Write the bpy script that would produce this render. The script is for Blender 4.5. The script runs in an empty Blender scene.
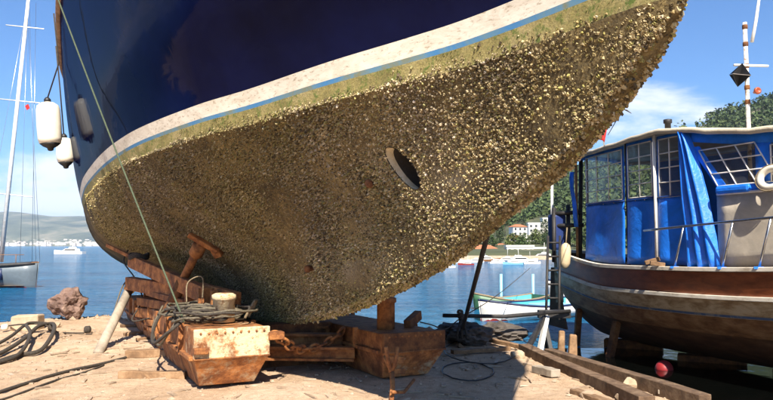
import bpy, math, random
import numpy as np
from mathutils import Vector, Matrix, noise as mnoise

# ------------------------------------------------------------------ camera, world, sun, exposure
scene = bpy.context.scene
F, CX, CY, EYE = 669.0, 386.5, 200.0, 1.6          # photo focal length in pixels, centre, eye height
PITCH = math.atan(46 / 669.0)
cam_data = bpy.data.cameras.new('camera')
cam_data.sensor_width = 36.0
cam_data.lens = F / 773.0 * 36.0
cam_data.clip_start = 0.05
cam_data.clip_end = 40000
cam = bpy.data.objects.new('camera', cam_data)
scene.collection.objects.link(cam)
cam.location = (0, 0, EYE)
cam.rotation_euler = (math.pi / 2 + PITCH, 0, 0)
scene.camera = cam

SUN_EL = math.radians(46.5)
SUN_DIR = Vector((0.15, -1.0, 0)).normalized() * math.cos(SUN_EL) + Vector((0, 0, math.sin(SUN_EL)))
world = bpy.data.worlds.new('World')
scene.world = world
world.use_nodes = True
wn, wl = world.node_tree.nodes, world.node_tree.links
wn.clear()
w_out = wn.new('ShaderNodeOutputWorld')
w_bg = wn.new('ShaderNodeBackground')
w_bg.inputs['Strength'].default_value = 0.060
w_sky = wn.new('ShaderNodeTexSky')
w_sky.sky_type = 'NISHITA'
w_sky.sun_disc = False
w_sky.sun_elevation = SUN_EL
w_sky.sun_rotation = math.atan2(SUN_DIR.x, SUN_DIR.y)
w_sky.air_density = 1.0
w_sky.dust_density = 0.5
w_sky.ozone_density = 2.5
# thin cumulus: noise on the sky direction, thicker low down
w_tc = wn.new('ShaderNodeTexCoord')
w_map = wn.new('ShaderNodeMapping')
w_map.inputs['Scale'].default_value = (3.4, 3.4, 10.0)
w_map.inputs['Location'].default_value = (0.9, 0.3, 2.0)
wl.new(w_tc.outputs['Generated'], w_map.inputs['Vector'])
w_n = wn.new('ShaderNodeTexNoise')
w_n.inputs['Scale'].default_value = 1.0
w_n.inputs['Detail'].default_value = 9
w_n.inputs['Roughness'].default_value = 0.58
w_n.inputs['Distortion'].default_value = 0.25
wl.new(w_map.outputs[0], w_n.inputs['Vector'])
w_sep = wn.new('ShaderNodeSeparateXYZ')
wl.new(w_tc.outputs['Generated'], w_sep.inputs[0])
w_el = wn.new('ShaderNodeMapRange')                 # clouds hug the lower sky
w_el.inputs['From Min'].default_value = 0.02
w_el.inputs['From Max'].default_value = 0.33
w_el.inputs['To Min'].default_value = 0.07
w_el.inputs['To Max'].default_value = -0.13
wl.new(w_sep.outputs['Z'], w_el.inputs['Value'])
w_add = wn.new('ShaderNodeMath'); w_add.operation = 'ADD'
wl.new(w_n.outputs['Fac'], w_add.inputs[0]); wl.new(w_el.outputs[0], w_add.inputs[1])
def cloud_bank(px, py, width, gain, prev):            # a heap of cloud standing in that part of the sky
    a, b = (px - CX) / F, (CY - py) / F
    d = Vector((a, math.cos(PITCH) - b * math.sin(PITCH), math.sin(PITCH) + b * math.cos(PITCH))).normalized()
    s = wn.new('ShaderNodeVectorMath'); s.operation = 'SUBTRACT'; wl.new(w_tc.outputs['Generated'], s.inputs[0]); s.inputs[1].default_value = d
    k = wn.new('ShaderNodeVectorMath'); k.operation = 'MULTIPLY'; wl.new(s.outputs[0], k.inputs[0]); k.inputs[1].default_value = (1, 1, 2.6)
    l = wn.new('ShaderNodeVectorMath'); l.operation = 'LENGTH'; wl.new(k.outputs[0], l.inputs[0])
    r = wn.new('ShaderNodeMapRange'); r.interpolation_type = 'SMOOTHSTEP'; r.inputs['From Min'].default_value = 0; r.inputs['From Max'].default_value = width
    r.inputs['To Min'].default_value = gain; r.inputs['To Max'].default_value = 0; wl.new(l.outputs['Value'], r.inputs['Value'])
    q = wn.new('ShaderNodeMath'); q.operation = 'ADD'; wl.new(prev, q.inputs[0]); wl.new(r.outputs[0], q.inputs[1]); return q.outputs[0]
cloud_sum = cloud_bank(640, 112, .20, .20, w_add.outputs[0])
cloud_sum = cloud_bank(45, 166, .10, .13, cloud_sum)
cloud_sum = cloud_bank(40, 204, .16, .03, cloud_sum)
w_rp = wn.new('ShaderNodeMapRange'); w_rp.interpolation_type = 'SMOOTHSTEP'
w_rp.inputs['From Min'].default_value = 0.53
w_rp.inputs['From Max'].default_value = 0.72
w_rp.inputs['To Max'].default_value = 0.85
wl.new(cloud_sum, w_rp.inputs['Value'])
w_tint = wn.new('ShaderNodeMix'); w_tint.data_type = 'RGBA'; w_tint.blend_type = 'MULTIPLY'
w_tint.inputs['Factor'].default_value = 1.0
w_tint.inputs['B'].default_value = (0.62, 0.93, 1.28, 1)
wl.new(w_sky.outputs[0], w_tint.inputs['A'])
w_mix = wn.new('ShaderNodeMix'); w_mix.data_type = 'RGBA'
w_mix.inputs['B'].default_value = (9.0, 9.2, 9.6, 1)
wl.new(w_rp.outputs[0], w_mix.inputs['Factor'])
wl.new(w_tint.outputs['Result'], w_mix.inputs['A'])
wl.new(w_mix.outputs['Result'], w_bg.inputs['Color'])
wl.new(w_bg.outputs[0], w_out.inputs[0])

sun_data = bpy.data.lights.new('sun', 'SUN')
sun_data.energy = 4.9
sun_data.angle = math.radians(0.5)
sun_data.color = (1.0, 0.90, 0.76)
sun = bpy.data.objects.new('sun', sun_data)
scene.collection.objects.link(sun)
sun.location = (10, -20, 30)
sun.rotation_euler = SUN_DIR.to_track_quat('Z', 'Y').to_euler()

scene.view_settings.view_transform = 'Standard'
scene.view_settings.look = 'None'
scene.view_settings.exposure = 1.2
scene.view_settings.gamma = 1.0
scene.cycles.max_bounces = 6
scene.cycles.diffuse_bounces = 3
scene.cycles.volume_bounces = 0
scene.cycles.transparent_max_bounces = 10

# ------------------------------------------------------------------ helpers
rnd = random.Random(7)
npr = np.random.default_rng(11)
COL = scene.collection

def ray(x, y):
    a, b = (x - CX) / F, (CY - y) / F
    return Vector((a, math.cos(PITCH) - b * math.sin(PITCH), math.sin(PITCH) + b * math.cos(PITCH)))
def PX(x, y, depth):                                # photo pixel at a known distance ahead
    d = ray(x, y); return Vector((0, 0, EYE)) + d * (depth / d.y)
def PG(x, y, z=0.0):                                # photo pixel on the level z
    d = ray(x, y); return Vector((0, 0, EYE)) + d * ((z - EYE) / d.z)

def props(o, label=None, cat=None, group=None, kind=None):
    if label: o['label'] = label
    if cat: o['category'] = cat
    if group: o['group'] = group
    if kind: o['kind'] = kind
    return o
def root_loc(o):
    v = Vector((0, 0, 0))
    while o is not None:
        v = v + o.location; o = o.parent
    return v
def thing(name, loc, label, cat, group=None):
    o = bpy.data.objects.new(name, None)
    o.empty_display_size = 0.2
    COL.objects.link(o); o.location = Vector(loc)
    return props(o, label, cat, group)

def frame_of(d, up=(0, 0, 1)):
    d = Vector(d).normalized(); up = Vector(up)
    if abs(d.dot(up)) > 0.98: up = Vector((1, 0, 0))
    s = d.cross(up).normalized(); return d, s, s.cross(d).normalized()

class MB:
    """collects shapes in world coordinates, builds ONE mesh object"""
    def __init__(self): self.v = []; self.f = []; self.sm = []
    def add(self, vs, fs, smooth=False):
        o = len(self.v); self.v += [tuple(p) for p in vs]
        self.f += [tuple(i + o for i in f) for f in fs]; self.sm += [smooth] * len(fs); return self
    def hexa(self, p):                              # 8 corners, bottom 0-3, top 4-7
        return self.add(p, [(3, 2, 1, 0), (4, 5, 6, 7), (0, 1, 5, 4), (1, 2, 6, 5), (2, 3, 7, 6), (3, 0, 4, 7)])
    def box(self, c, size, rz=0.0, m=None):
        sx, sy, sz = (s / 2 for s in size); M = m or Matrix.Rotation(rz, 3, 'Z'); c = Vector(c)
        return self.hexa([c + M @ Vector(q) for q in ((-sx, -sy, -sz), (sx, -sy, -sz), (sx, sy, -sz), (-sx, sy, -sz),
                                                      (-sx, -sy, sz), (sx, -sy, sz), (sx, sy, sz), (-sx, sy, sz))])
    def beam(self, a, b, w, h, up=(0, 0, 1), tw=None, th=None):
        a, b = Vector(a), Vector(b); d, s, t = frame_of(b - a, up); tw = tw or w; th = th or h
        return self.hexa([a - s * w / 2 - t * h / 2, b - s * tw / 2 - t * th / 2, b + s * tw / 2 - t * th / 2, a + s * w / 2 - t * h / 2,
                          a - s * w / 2 + t * h / 2, b - s * tw / 2 + t * th / 2, b + s * tw / 2 + t * th / 2, a + s * w / 2 + t * h / 2])
    def tube(self, pts, r, n=8, closed=False, rr=None, caps=True):
        pts = [Vector(p) for p in pts]; N = len(pts); vs = []; fs = []; t0 = None
        for i, p in enumerate(pts):
            if closed: d = pts[(i + 1) % N] - pts[i - 1]
            else: d = pts[min(i + 1, N - 1)] - pts[max(i - 1, 0)]
            d.normalize()
            if t0 is None: _, s, _ = frame_of(d)
            else: s = (t0 - d * t0.dot(d)).normalized()
            t0 = s; t = d.cross(s); q = rr[i] if rr else r
            for k in range(n):
                a = 2 * math.pi * k / n; vs.append(p + (s * math.cos(a) + t * math.sin(a)) * q)
        for i in range(N if closed else N - 1):
            j = (i + 1) % N
            for k in range(n):
                l = (k + 1) % n; fs.append((i * n + k, i * n + l, j * n + l, j * n + k))
        if not closed and caps:
            fs.append(tuple(range(n))[::-1]); fs.append(tuple((N - 1) * n + k for k in range(n)))
        return self.add(vs, fs, True)
    def lathe(self, base, axis, prof, n=16, caps=True):   # prof: (radius, height) along axis
        base = Vector(base); d, s, t = frame_of(axis); vs = []; fs = []
        for r, h in prof:
            for k in range(n):
                a = 2 * math.pi * k / n; vs.append(base + d * h + (s * math.cos(a) + t * math.sin(a)) * r)
        for i in range(len(prof) - 1):
            for k in range(n):
                l = (k + 1) % n; fs.append((i * n + k, i * n + l, (i + 1) * n + l, (i + 1) * n + k))
        if caps:
            fs.append(tuple(range(n))[::-1]); fs.append(tuple((len(prof) - 1) * n + k for k in range(n)))
        return self.add(vs, fs, True)
    def loft(self, rings, closed=True, caps=True, smooth=False):
        n = len(rings[0]); vs = [p for r in rings for p in r]; fs = []
        for i in range(len(rings) - 1):
            for k in range(n if closed else n - 1):
                l = (k + 1) % n; fs.append((i * n + k, i * n + l, (i + 1) * n + l, (i + 1) * n + k))
        if caps:
            fs.append(tuple(range(n))[::-1]); fs.append(tuple((len(rings) - 1) * n + k for k in range(n)))
        return self.add(vs, fs, smooth)
    def build(self, name, mat, parent=None, bevel=0, solid=0, jitter=0):
        o0 = root_loc(parent) if parent else Vector((0, 0, 0))
        vs = [(p[0] - o0.x, p[1] - o0.y, p[2] - o0.z) for p in self.v]
        if jitter:
            vs = [(x + rnd.uniform(-1, 1) * jitter, y + rnd.uniform(-1, 1) * jitter, z + rnd.uniform(-1, 1) * jitter) for x, y, z in vs]
        me = bpy.data.meshes.new(name); me.from_pydata(vs, [], self.f)
        me.polygons.foreach_set('use_smooth', self.sm)
        me.update()
        o = bpy.data.objects.new(name, me); COL.objects.link(o)
        if mat: me.materials.append(mat)
        if parent: o.parent = parent
        if solid:
            s = o.modifiers.new('solid', 'SOLIDIFY'); s.thickness = solid; s.offset = 0
        if bevel:
            b = o.modifiers.new('bevel', 'BEVEL'); b.width = bevel; b.segments = 2; b.limit_method = 'ANGLE'; b.angle_limit = 0.6
        return o
    def single(self, name, mat, label, cat, group=None, base=None, **k):   # a thing that is one mesh, origin at its base
        if base is None:
            a = np.array(self.v); base = Vector(((a[:, 0].min() + a[:, 0].max()) / 2, (a[:, 1].min() + a[:, 1].max()) / 2, a[:, 2].min()))
        base = Vector(base)
        self.v = [(p[0] - base.x, p[1] - base.y, p[2] - base.z) for p in self.v]
        o = self.build(name, mat, None, **k); o.location = base
        return props(o, label, cat, group)

def big_mesh(name, V, Fc, mat, parent=None, smooth=False, attr=None):      # numpy arrays, quads or tris
    me = bpy.data.meshes.new(name)
    V = np.asarray(V, np.float32); Fc = np.asarray(Fc, np.int32); k = Fc.shape[1]
    if parent is not None:
        r = root_loc(parent); V = V - np.array([r.x, r.y, r.z], np.float32)
    me.vertices.add(len(V)); me.vertices.foreach_set('co', V.ravel())
    me.loops.add(Fc.size); me.loops.foreach_set('vertex_index', Fc.ravel())
    me.polygons.add(len(Fc)); me.polygons.foreach_set('loop_start', np.arange(0, Fc.size, k, dtype=np.int32))
    me.polygons.foreach_set('use_smooth', np.full(len(Fc), smooth))
    if attr is not None:
        at = me.attributes.new('tint', 'FLOAT_COLOR', 'POINT'); at.data.foreach_set('color', np.asarray(attr, np.float32).ravel())
    me.update(calc_edges=True); me.validate()
    o = bpy.data.objects.new(name, me); COL.objects.link(o)
    if mat: me.materials.append(mat)
    if parent is not None: o.parent = parent
    return o

def snoise(x, y, z=0.0, seed=0, oct=3):             # cheap smooth numpy noise, about -1..1
    r = np.random.default_rng(seed); out = 0; amp = 1; tot = 0; fr = 1.0
    for o in range(oct):
        for k in range(5):
            d = r.normal(size=3); d /= np.linalg.norm(d); ph = r.uniform(0, 6.28)
            out = out + amp * np.sin(fr * (d[0] * x + d[1] * y + d[2] * z) * r.uniform(.7, 1.4) + ph)
        tot += amp * 2.2; amp *= .55; fr *= 2.1
    return out / tot

def pchip(xs, ys, x):
    xs = np.asarray(xs, float); ys = np.asarray(ys, float); h = np.diff(xs); d = np.diff(ys) / h
    m = np.zeros_like(ys); m[0] = d[0]; m[-1] = d[-1]
    for i in range(1, len(xs) - 1):
        if d[i - 1] * d[i] > 0:
            w1, w2 = 2 * h[i] + h[i - 1], h[i] + 2 * h[i - 1]; m[i] = (w1 + w2) / (w1 / d[i - 1] + w2 / d[i])
    x = np.asarray(x, float); xc = np.clip(x, xs[0], xs[-1]); i = np.clip(np.searchsorted(xs, xc) - 1, 0, len(xs) - 2)
    t = (xc - xs[i]) / h[i]
    return ((2 * t**3 - 3 * t**2 + 1) * ys[i] + (t**3 - 2 * t**2 + t) * h[i] * m[i] + (-2 * t**3 + 3 * t**2) * ys[i + 1] + (t**3 - t**2) * h[i] * m[i + 1])

# ------------------------------------------------------------------ materials
def new_mat(name):
    m = bpy.data.materials.new(name); m.use_nodes = True
    nt = m.node_tree; return m, nt, nt.nodes['Principled BSDF']
def noise_node(nt, scale, detail=6, rough=0.6, coord=None, dist=0.0):
    n = nt.nodes.new('ShaderNodeTexNoise'); n.inputs['Scale'].default_value = scale
    n.inputs['Detail'].default_value = detail; n.inputs['Roughness'].default_value = rough; n.inputs['Distortion'].default_value = dist
    if coord is not None: nt.links.new(coord, n.inputs['Vector'])
    return n
def ramp(nt, fac, stops, interp='LINEAR'):
    r = nt.nodes.new('ShaderNodeValToRGB'); e = r.color_ramp.elements; r.color_ramp.interpolation = interp
    while len(e) > 1: e.remove(e[-1])
    e[0].position = stops[0][0]; e[0].color = (*stops[0][1], 1)
    for p, c in stops[1:]:
        q = e.new(p); q.color = (*c, 1)
    nt.links.new(fac, r.inputs[0]); return r.outputs[0]
def mixc(nt, fac, a, b, blend='MIX'):
    m = nt.nodes.new('ShaderNodeMix'); m.data_type = 'RGBA'; m.blend_type = blend
    for s, v in (('Factor', fac), ('A', a), ('B', b)):
        if isinstance(v, (int, float)): m.inputs[s].default_value = v
        elif isinstance(v, tuple): m.inputs[s].default_value = (*v, 1)
        else: nt.links.new(v, m.inputs[s])
    return m.outputs['Result']
def bump(nt, bsdf, height, strength, dist, prev=None):
    b = nt.nodes.new('ShaderNodeBump'); b.inputs['Strength'].default_value = strength; b.inputs['Distance'].default_value = dist
    nt.links.new(height, b.inputs['Height'])
    if prev is not None: nt.links.new(prev, b.inputs['Normal'])
    nt.links.new(b.outputs[0], bsdf.inputs['Normal']); return b.outputs[0]
def ocoord(nt, scale=(1, 1, 1)):
    t = nt.nodes.new('ShaderNodeTexCoord'); m = nt.nodes.new('ShaderNodeMapping'); m.inputs['Scale'].default_value = scale
    nt.links.new(t.outputs['Object'], m.inputs[0]); return m.outputs[0]
def rand_value(nt):
    return nt.nodes.new('ShaderNodeObjectInfo').outputs['Random']

def mottled(name, stops, scale=6, rough=0.8, bump_s=0.4, bump_d=0.01, detail=8, stretch=(1, 1, 1), metal=0.0, fine=40, vary=0.0):
    m, nt, b = new_mat(name); c = ocoord(nt, stretch)
    n = noise_node(nt, scale, detail, 0.65, c, 0.4)
    colr = ramp(nt, n.outputs['Fac'], stops)
    if vary:
        r = nt.nodes.new('ShaderNodeMapRange'); r.inputs['To Min'].default_value = 1 - vary; r.inputs['To Max'].default_value = 1 + vary * .6
        nt.links.new(rand_value(nt), r.inputs['Value'])
        g = nt.nodes.new('ShaderNodeVectorMath'); g.operation = 'SCALE'
        nt.links.new(colr, g.inputs[0]); nt.links.new(r.outputs[0], g.inputs['Scale']); colr = g.outputs[0]
    nt.links.new(colr, b.inputs['Base Color']); b.inputs['Roughness'].default_value = rough; b.inputs['Metallic'].default_value = metal
    n2 = noise_node(nt, fine, 6, 0.7, c)
    if bump_s: bump(nt, b, n2.outputs['Fac'], bump_s, bump_d)
    return m
def plain(name, colr, rough=0.5, var=0.15, scale=8, bump_s=0.1, bump_d=0.005, coat=0.0, stretch=(1, 1, 1)):
    lo = tuple(c * (1 - var) for c in colr); hi = tuple(min(1, c * (1 + var)) for c in colr)
    m = mottled(name, [(0.3, lo), (0.7, hi)], scale, rough, bump_s, bump_d, stretch=stretch)
    if coat: m.node_tree.nodes['Principled BSDF'].inputs['Coat Weight'].default_value = coat
    return m

M = {}
def rust(name, paint=None, amount=0.5, dark=1.0):
    m, nt, b = new_mat(name); c = ocoord(nt)
    n = noise_node(nt, 5.5, 12, 0.74, c, 0.12)
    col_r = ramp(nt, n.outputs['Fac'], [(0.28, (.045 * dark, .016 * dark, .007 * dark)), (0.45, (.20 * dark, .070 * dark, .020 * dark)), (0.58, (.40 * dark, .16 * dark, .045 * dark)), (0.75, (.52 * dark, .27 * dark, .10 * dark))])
    col = col_r
    if paint:
        n2 = noise_node(nt, 2.6, 12, 0.76, c, 0.1)
        f = ramp(nt, n2.outputs['Fac'], [(amount - .06, (0, 0, 0)), (amount + .05, (1, 1, 1))])
        n3 = noise_node(nt, 14, 8, 0.7, c)
        f2 = ramp(nt, n3.outputs['Fac'], [(0.55, (1, 1, 1)), (0.68, (0, 0, 0))])
        ff = mixc(nt, 1.0, f, f2, 'MULTIPLY')
        col = mixc(nt, ff, col_r, paint)
    nt.links.new(col, b.inputs['Base Color']); b.inputs['Roughness'].default_value = 0.82
    n4 = noise_node(nt, 26, 10, 0.75, c)
    p = bump(nt, b, n4.outputs['Fac'], 0.9, 0.02)
    return m
M['rust'] = rust('rusty steel')
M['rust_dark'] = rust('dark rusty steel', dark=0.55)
M['rust_bright'] = rust('orange rusty steel', dark=1.25)
M['rust_patchy'] = rust('rust with the last cream paint', (.56, .44, .27), 0.60)
M['rust_orange'] = rust('orange rust with scraped paint', (.60, .46, .28), 0.56, 1.5)
M['rust_cream'] = rust('rust streaked cream paint', (.66, .54, .33), 0.46)
M['timber'] = mottled('weathered timber', [(.25, (.09, .050, .025)), (.5, (.24, .14, .07)), (.75, (.42, .28, .16))], 7, .85, .6, .012, stretch=(1, 1, 1), fine=22, vary=.25)
M['timber_dark'] = mottled('dark oily timber', [(.25, (.05, .03, .018)), (.5, (.15, .09, .05)), (.75, (.30, .21, .13))], 7, .9, .9, .02, fine=30, vary=.2)
M['timber_grey'] = mottled('grey timber', [(.3, (.20, .16, .12)), (.7, (.42, .36, .28))], 5, .85, .5, .01, fine=30)
M['black_iron'] = mottled('tarred iron', [(.3, (.010, .010, .012)), (.7, (.035, .032, .03))], 8, .6, .4, .01)
M['rope_green'] = mottled('green rope', [(.3, (.04, .06, .035)), (.7, (.11, .14, .085))], 60, .9, .8, .01, fine=120)
M['rope_dark'] = mottled('dark rope', [(.3, (.020, .016, .013)), (.7, (.075, .06, .045))], 40, .9, .8, .01, fine=120)
M['rope_tan'] = mottled('tan rope', [(.3, (.13, .10, .06)), (.7, (.32, .25, .15))], 40, .9, .8, .01, fine=120)
M['cable'] = mottled('wire cable', [(.3, (.045, .038, .026)), (.7, (.17, .14, .09))], 30, .7, .6, .006, fine=120)
M['white_paint'] = mottled('white paint', [(.3, (.62, .60, .55)), (.6, (.80, .79, .75))], 5, .4, .1, .004)
M['cream'] = plain('cream vinyl', (.78, .74, .62), .35, .1)
M['black'] = plain('black rubber', (.015, .015, .016), .5, .3)
M['steel'] = mottled('stainless tube', [(.3, (.45, .45, .44)), (.7, (.66, .66, .65))], 20, .28, .1, .002, metal=1.0)
# ------------------------------------------------------------------ ground, water
def trench(x, y):                                   # the slip beside the timber rails lies lower
    edge = 2.87 - 0.30 * (y - 8.5) + .06 * snoise(y * 6, x * 2, 0, 13)
    return np.clip((x - edge) / 0.4, 0, 1)
def shore(x):                                       # distance of the broken quay edge
    e = np.interp(x, [-30, -9, -6.5, -4.5, -1, 0, 2.0, 3.5, 8, 30], [13.6, 14.0, 15.3, 15.4, 15.5, 13.6, 12.7, 12.8, 13.2, 13.5])
    return e + .35 * snoise(x * 2.2, x * 0, 0, 5) + .12 * snoise(x * 9, x * 0, 0, 6)
def ground_z(x, y):
    x = np.asarray(x, float); y = np.asarray(y, float)
    z = .035 * snoise(x * .9, y * .9, 0, 1) + .014 * snoise(x * 4.5, y * 4.5, 0, 2) + .007 * snoise(x * 17, y * 17, 0, 3)
    z = z - 0.02
    t = trench(x, y); z = z - t * t * (3 - 2 * t) * (1.15 + .03 * snoise(x * 3, y * 3, 0, 9))
    d = np.clip((y - shore(x)) / 0.7, 0, 1)
    return z - 1.3 * d * d * (3 - 2 * d)
def gz(x, y): return float(ground_z(np.array([x]), np.array([y]))[0])

m, nt, b = new_mat('sandy ground'); c = ocoord(nt)
n1 = noise_node(nt, .55, 8, .6, c, .5); n2 = noise_node(nt, 9, 8, .7, c); n3 = noise_node(nt, 70, 5, .7, c)
c1 = ramp(nt, n1.outputs['Fac'], [(.3, (.46, .31, .19)), (.5, (.61, .44, .29)), (.7, (.72, .565, .42))])
c2 = ramp(nt, n2.outputs['Fac'], [(.32, (.50, .42, .34)), (.55, (1, 1, 1))])
c3 = ramp(nt, n3.outputs['Fac'], [(.35, (.62, .58, .54)), (.55, (1.0, 1.0, 1.0))])
cc = mixc(nt, .7, mixc(nt, .55, c1, c2, 'MULTIPLY'), c3, 'MULTIPLY')
n5 = noise_node(nt, 30, 3, .5, c); pf = ramp(nt, n5.outputs['Fac'], [(.70, (0, 0, 0)), (.73, (1, 1, 1))])
cc = mixc(nt, pf, cc, (.16, .10, .06))
n6 = noise_node(nt, 1.4, 9, .72, c, .2); sf = ramp(nt, n6.outputs['Fac'], [(.58, (0, 0, 0)), (.70, (.6, .6, .6))]); cc = mixc(nt, sf, cc, (.17, .115, .075))  # random dark stains, put in instead of a shadow cast at left
nt.links.new(cc, b.inputs['Base Color']); b.inputs['Roughness'].default_value = .95
p = bump(nt, b, n2.outputs['Fac'], .8, .05); bump(nt, b, n3.outputs['Fac'], .9, .016, p)
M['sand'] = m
xs = np.concatenate([np.linspace(-30, -8, 60), np.arange(-7.9, 8, .055), np.linspace(8.2, 30, 60)])
ys = np.concatenate([np.linspace(-14, 5.5, 50), np.arange(5.6, 17.3, .055)])
X, Y = np.meshgrid(xs, ys); Z = ground_z(X, Y)
nx, ny = len(xs), len(ys)
I = np.arange(nx * ny).reshape(ny, nx)
quads = np.stack([I[:-1, :-1], I[:-1, 1:], I[1:, 1:], I[1:, :-1]], -1).reshape(-1, 4)
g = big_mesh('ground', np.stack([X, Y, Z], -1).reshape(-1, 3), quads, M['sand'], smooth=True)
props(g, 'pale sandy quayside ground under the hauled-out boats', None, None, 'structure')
# pebbles and chips of rubble: loose scatter nobody could count
V = []; Fc = []
cnt = 0
ico_v, ico_f = [], []
for k in range(4600):
    if k < 3500: x, y = rnd.uniform(-7.5, 3.5), rnd.uniform(6.2, 13.2)
    else: x = rnd.uniform(-8, 6); y = float(shore(np.array([x]))[0]) + rnd.gauss(-.25, .3)
    r = min(.11, .008 * math.exp(rnd.gauss(0.25, .6))) * (2.0 if k >= 3500 else 1)
    z = gz(x, y); o = len(V)
    for (ax, ay, az) in ((1, 0, 0), (.2, 1, 0), (-1, .2, 0), (-.1, -1, 0), (.1, .1, .8), (0, 0, -.5)):
        q = r * rnd.uniform(.6, 1.25); V.append((x + ax * q, y + ay * q, z + az * q + .15 * r))
    for t in ((0, 1, 4), (1, 2, 4), (2, 3, 4), (3, 0, 4), (1, 0, 5), (2, 1, 5), (3, 2, 5), (0, 3, 5)): Fc.append(tuple(i + o for i in t))
M['pebble'] = mottled('rubble chips', [(.3, (.16, .11, .07)), (.5, (.34, .25, .17)), (.7, (.52, .42, .32))], 3.0, .9, .3, .01)
for k in range(420):                                # splinters of wood and paint chips among the pebbles
    x, y = rnd.uniform(-7.0, 3.2), rnd.uniform(6.2, 13.0); z = gz(x, y); o = len(V); L = rnd.uniform(.03, .16); w = rnd.uniform(.008, .025); an = rnd.uniform(0, 3.14); ca, sa_ = math.cos(an), math.sin(an)
    for dz in (0.0, .016):
        for (p_, q_) in ((-L, -w), (L, -w), (L, w), (-L, w)): V.append((x + p_ * ca - q_ * sa_, y + p_ * sa_ + q_ * ca, z + dz + .002))
    for t in ((4, 5, 6), (4, 6, 7), (0, 1, 5), (0, 5, 4), (1, 2, 6), (1, 6, 5), (2, 3, 7), (2, 7, 6), (3, 0, 4), (3, 4, 7)): Fc.append(tuple(i + o for i in t))
pb = big_mesh('pebbles', V, Fc, M['pebble']); props(pb, 'loose pebbles, splinters and chips scattered over the sand', 'pebbles', None, 'stuff')

# sea to the horizon
SEA = -0.45
m, nt, b = new_mat('sea water'); c = ocoord(nt)
b.inputs['Base Color'].default_value = (.006, .045, .115, 1); b.inputs['Roughness'].default_value = .08
b.inputs['IOR'].default_value = 1.33; b.inputs['Specular IOR Level'].default_value = .32
mp = nt.nodes.new('ShaderNodeMapping'); mp.inputs['Scale'].default_value = (.6, 1.5, 1); nt.links.new(c, mp.inputs[0])
a1 = noise_node(nt, .55, 5, .62, mp.outputs[0], .5); a2 = noise_node(nt, 3.6, 5, .65, mp.outputs[0], .4); a3 = noise_node(nt, .06, 3, .5, mp.outputs[0])
p = bump(nt, b, a1.outputs['Fac'], 1.0, 1.9); bump(nt, b, a2.outputs['Fac'], 1.0, .42, p)
nt.links.new(ramp(nt, a3.outputs['Fac'], [(.35, (.010, .12, .30)), (.65, (.022, .20, .42))]), b.inputs['Base Color'])
M['sea'] = m
mb = MB(); mb.add([(-9000, 11.0, SEA), (9000, 11.0, SEA), (9000, 9000, SEA), (-9000, 9000, SEA)], [(0, 1, 2, 3)])
props(mb.build('sea', M['sea']), 'rippled blue sea of the bay', None, None, 'structure')
m, nt, b = new_mat('murky slip water'); c = ocoord(nt)
b.inputs['Base Color'].default_value = (.0015, .002, .0018, 1); b.inputs['Roughness'].default_value = .06; b.inputs['IOR'].default_value = 1.33
a1 = noise_node(nt, 2.2, 4, .6, c, .6); bump(nt, b, a1.outputs['Fac'], .2, .03); M['slip_water'] = m
mb = MB(); mb.add([(1.0, -2.0, SEA + .004), (14, -2.0, SEA + .004), (14, 13.6, SEA + .004), (1.0, 13.6, SEA + .004)], [(0, 1, 2, 3)])
props(mb.build('slip_water', M['slip_water']), 'dark still water in the slip under the right boat', None, None, 'structure')
mb = MB(); mb.add([(-9000, -9000, -1.6), (9000, -9000, -1.6), (9000, 9000, -1.6), (-9000, 9000, -1.6)], [(0, 1, 2, 3)])
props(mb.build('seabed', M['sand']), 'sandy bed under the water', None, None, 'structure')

# ------------------------------------------------------------------ the big yacht
TH = math.radians(26)
YB = np.array([1.587, 3.416, 0.0])                  # stem at the waterline
YU = np.array([-math.sin(TH), math.cos(TH), 0]); YN = np.array([-math.cos(TH), -math.sin(TH), 0]); ZZ = np.array([0, 0, 1.0])
def y_keel(a): return pchip([0, .27, .67, 1.14, 1.7, 2.42, 3.33, 4.69, 7.16, 9.5, 13, 17, 19, 20.2, 21], [2.91, 2.66, 2.33, 2.04, 1.79, 1.47, 1.18, .84, .47, .34, .22, .10, .14, .9, 2.15], a)
def y_wl(a): return 2.92 - .035 * np.asarray(a, float)
def y_bw(a): return pchip([0, .2, .64, 1.15, 1.65, 2.05, 2.85, 4, 4.8, 6.8, 9.3, 11.8, 14, 17, 19.5, 21], [.0, .09, .17, .27, .40, .55, .88, 1.28, 1.60, 2.12, 2.38, 2.48, 2.46, 2.15, 1.4, .05], a)
ZT = [0, .1, .2, .35, .5, .65, .8, .92, 1]
HT_A = [0, 2, 4, 6, 8, 10, 12, 16, 21]
HT = [[0, .10, .20, .34, .48, .62, .78, .91, 1],
      [0, .07, .13, .23, .35, .50, .69, .86, 1],
      [0, .04, .09, .17, .30, .47, .69, .87, 1],
      [0, .04, .08, .17, .34, .58, .80, .93, 1],
      [0, .04, .09, .20, .43, .70, .88, .96, 1],
      [0, .04, .08, .22, .48, .76, .91, .975, 1],
      [0, .04, .08, .22, .52, .82, .94, .98, 1],
      [0, .05, .14, .38, .68, .86, .95, .985, 1],
      [0, .1, .2, .35, .5, .65, .8, .92, 1]]
ZF = np.linspace(0, 1, 101); HFINE = np.array([pchip(ZT, h, ZF) for h in HT])
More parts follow.
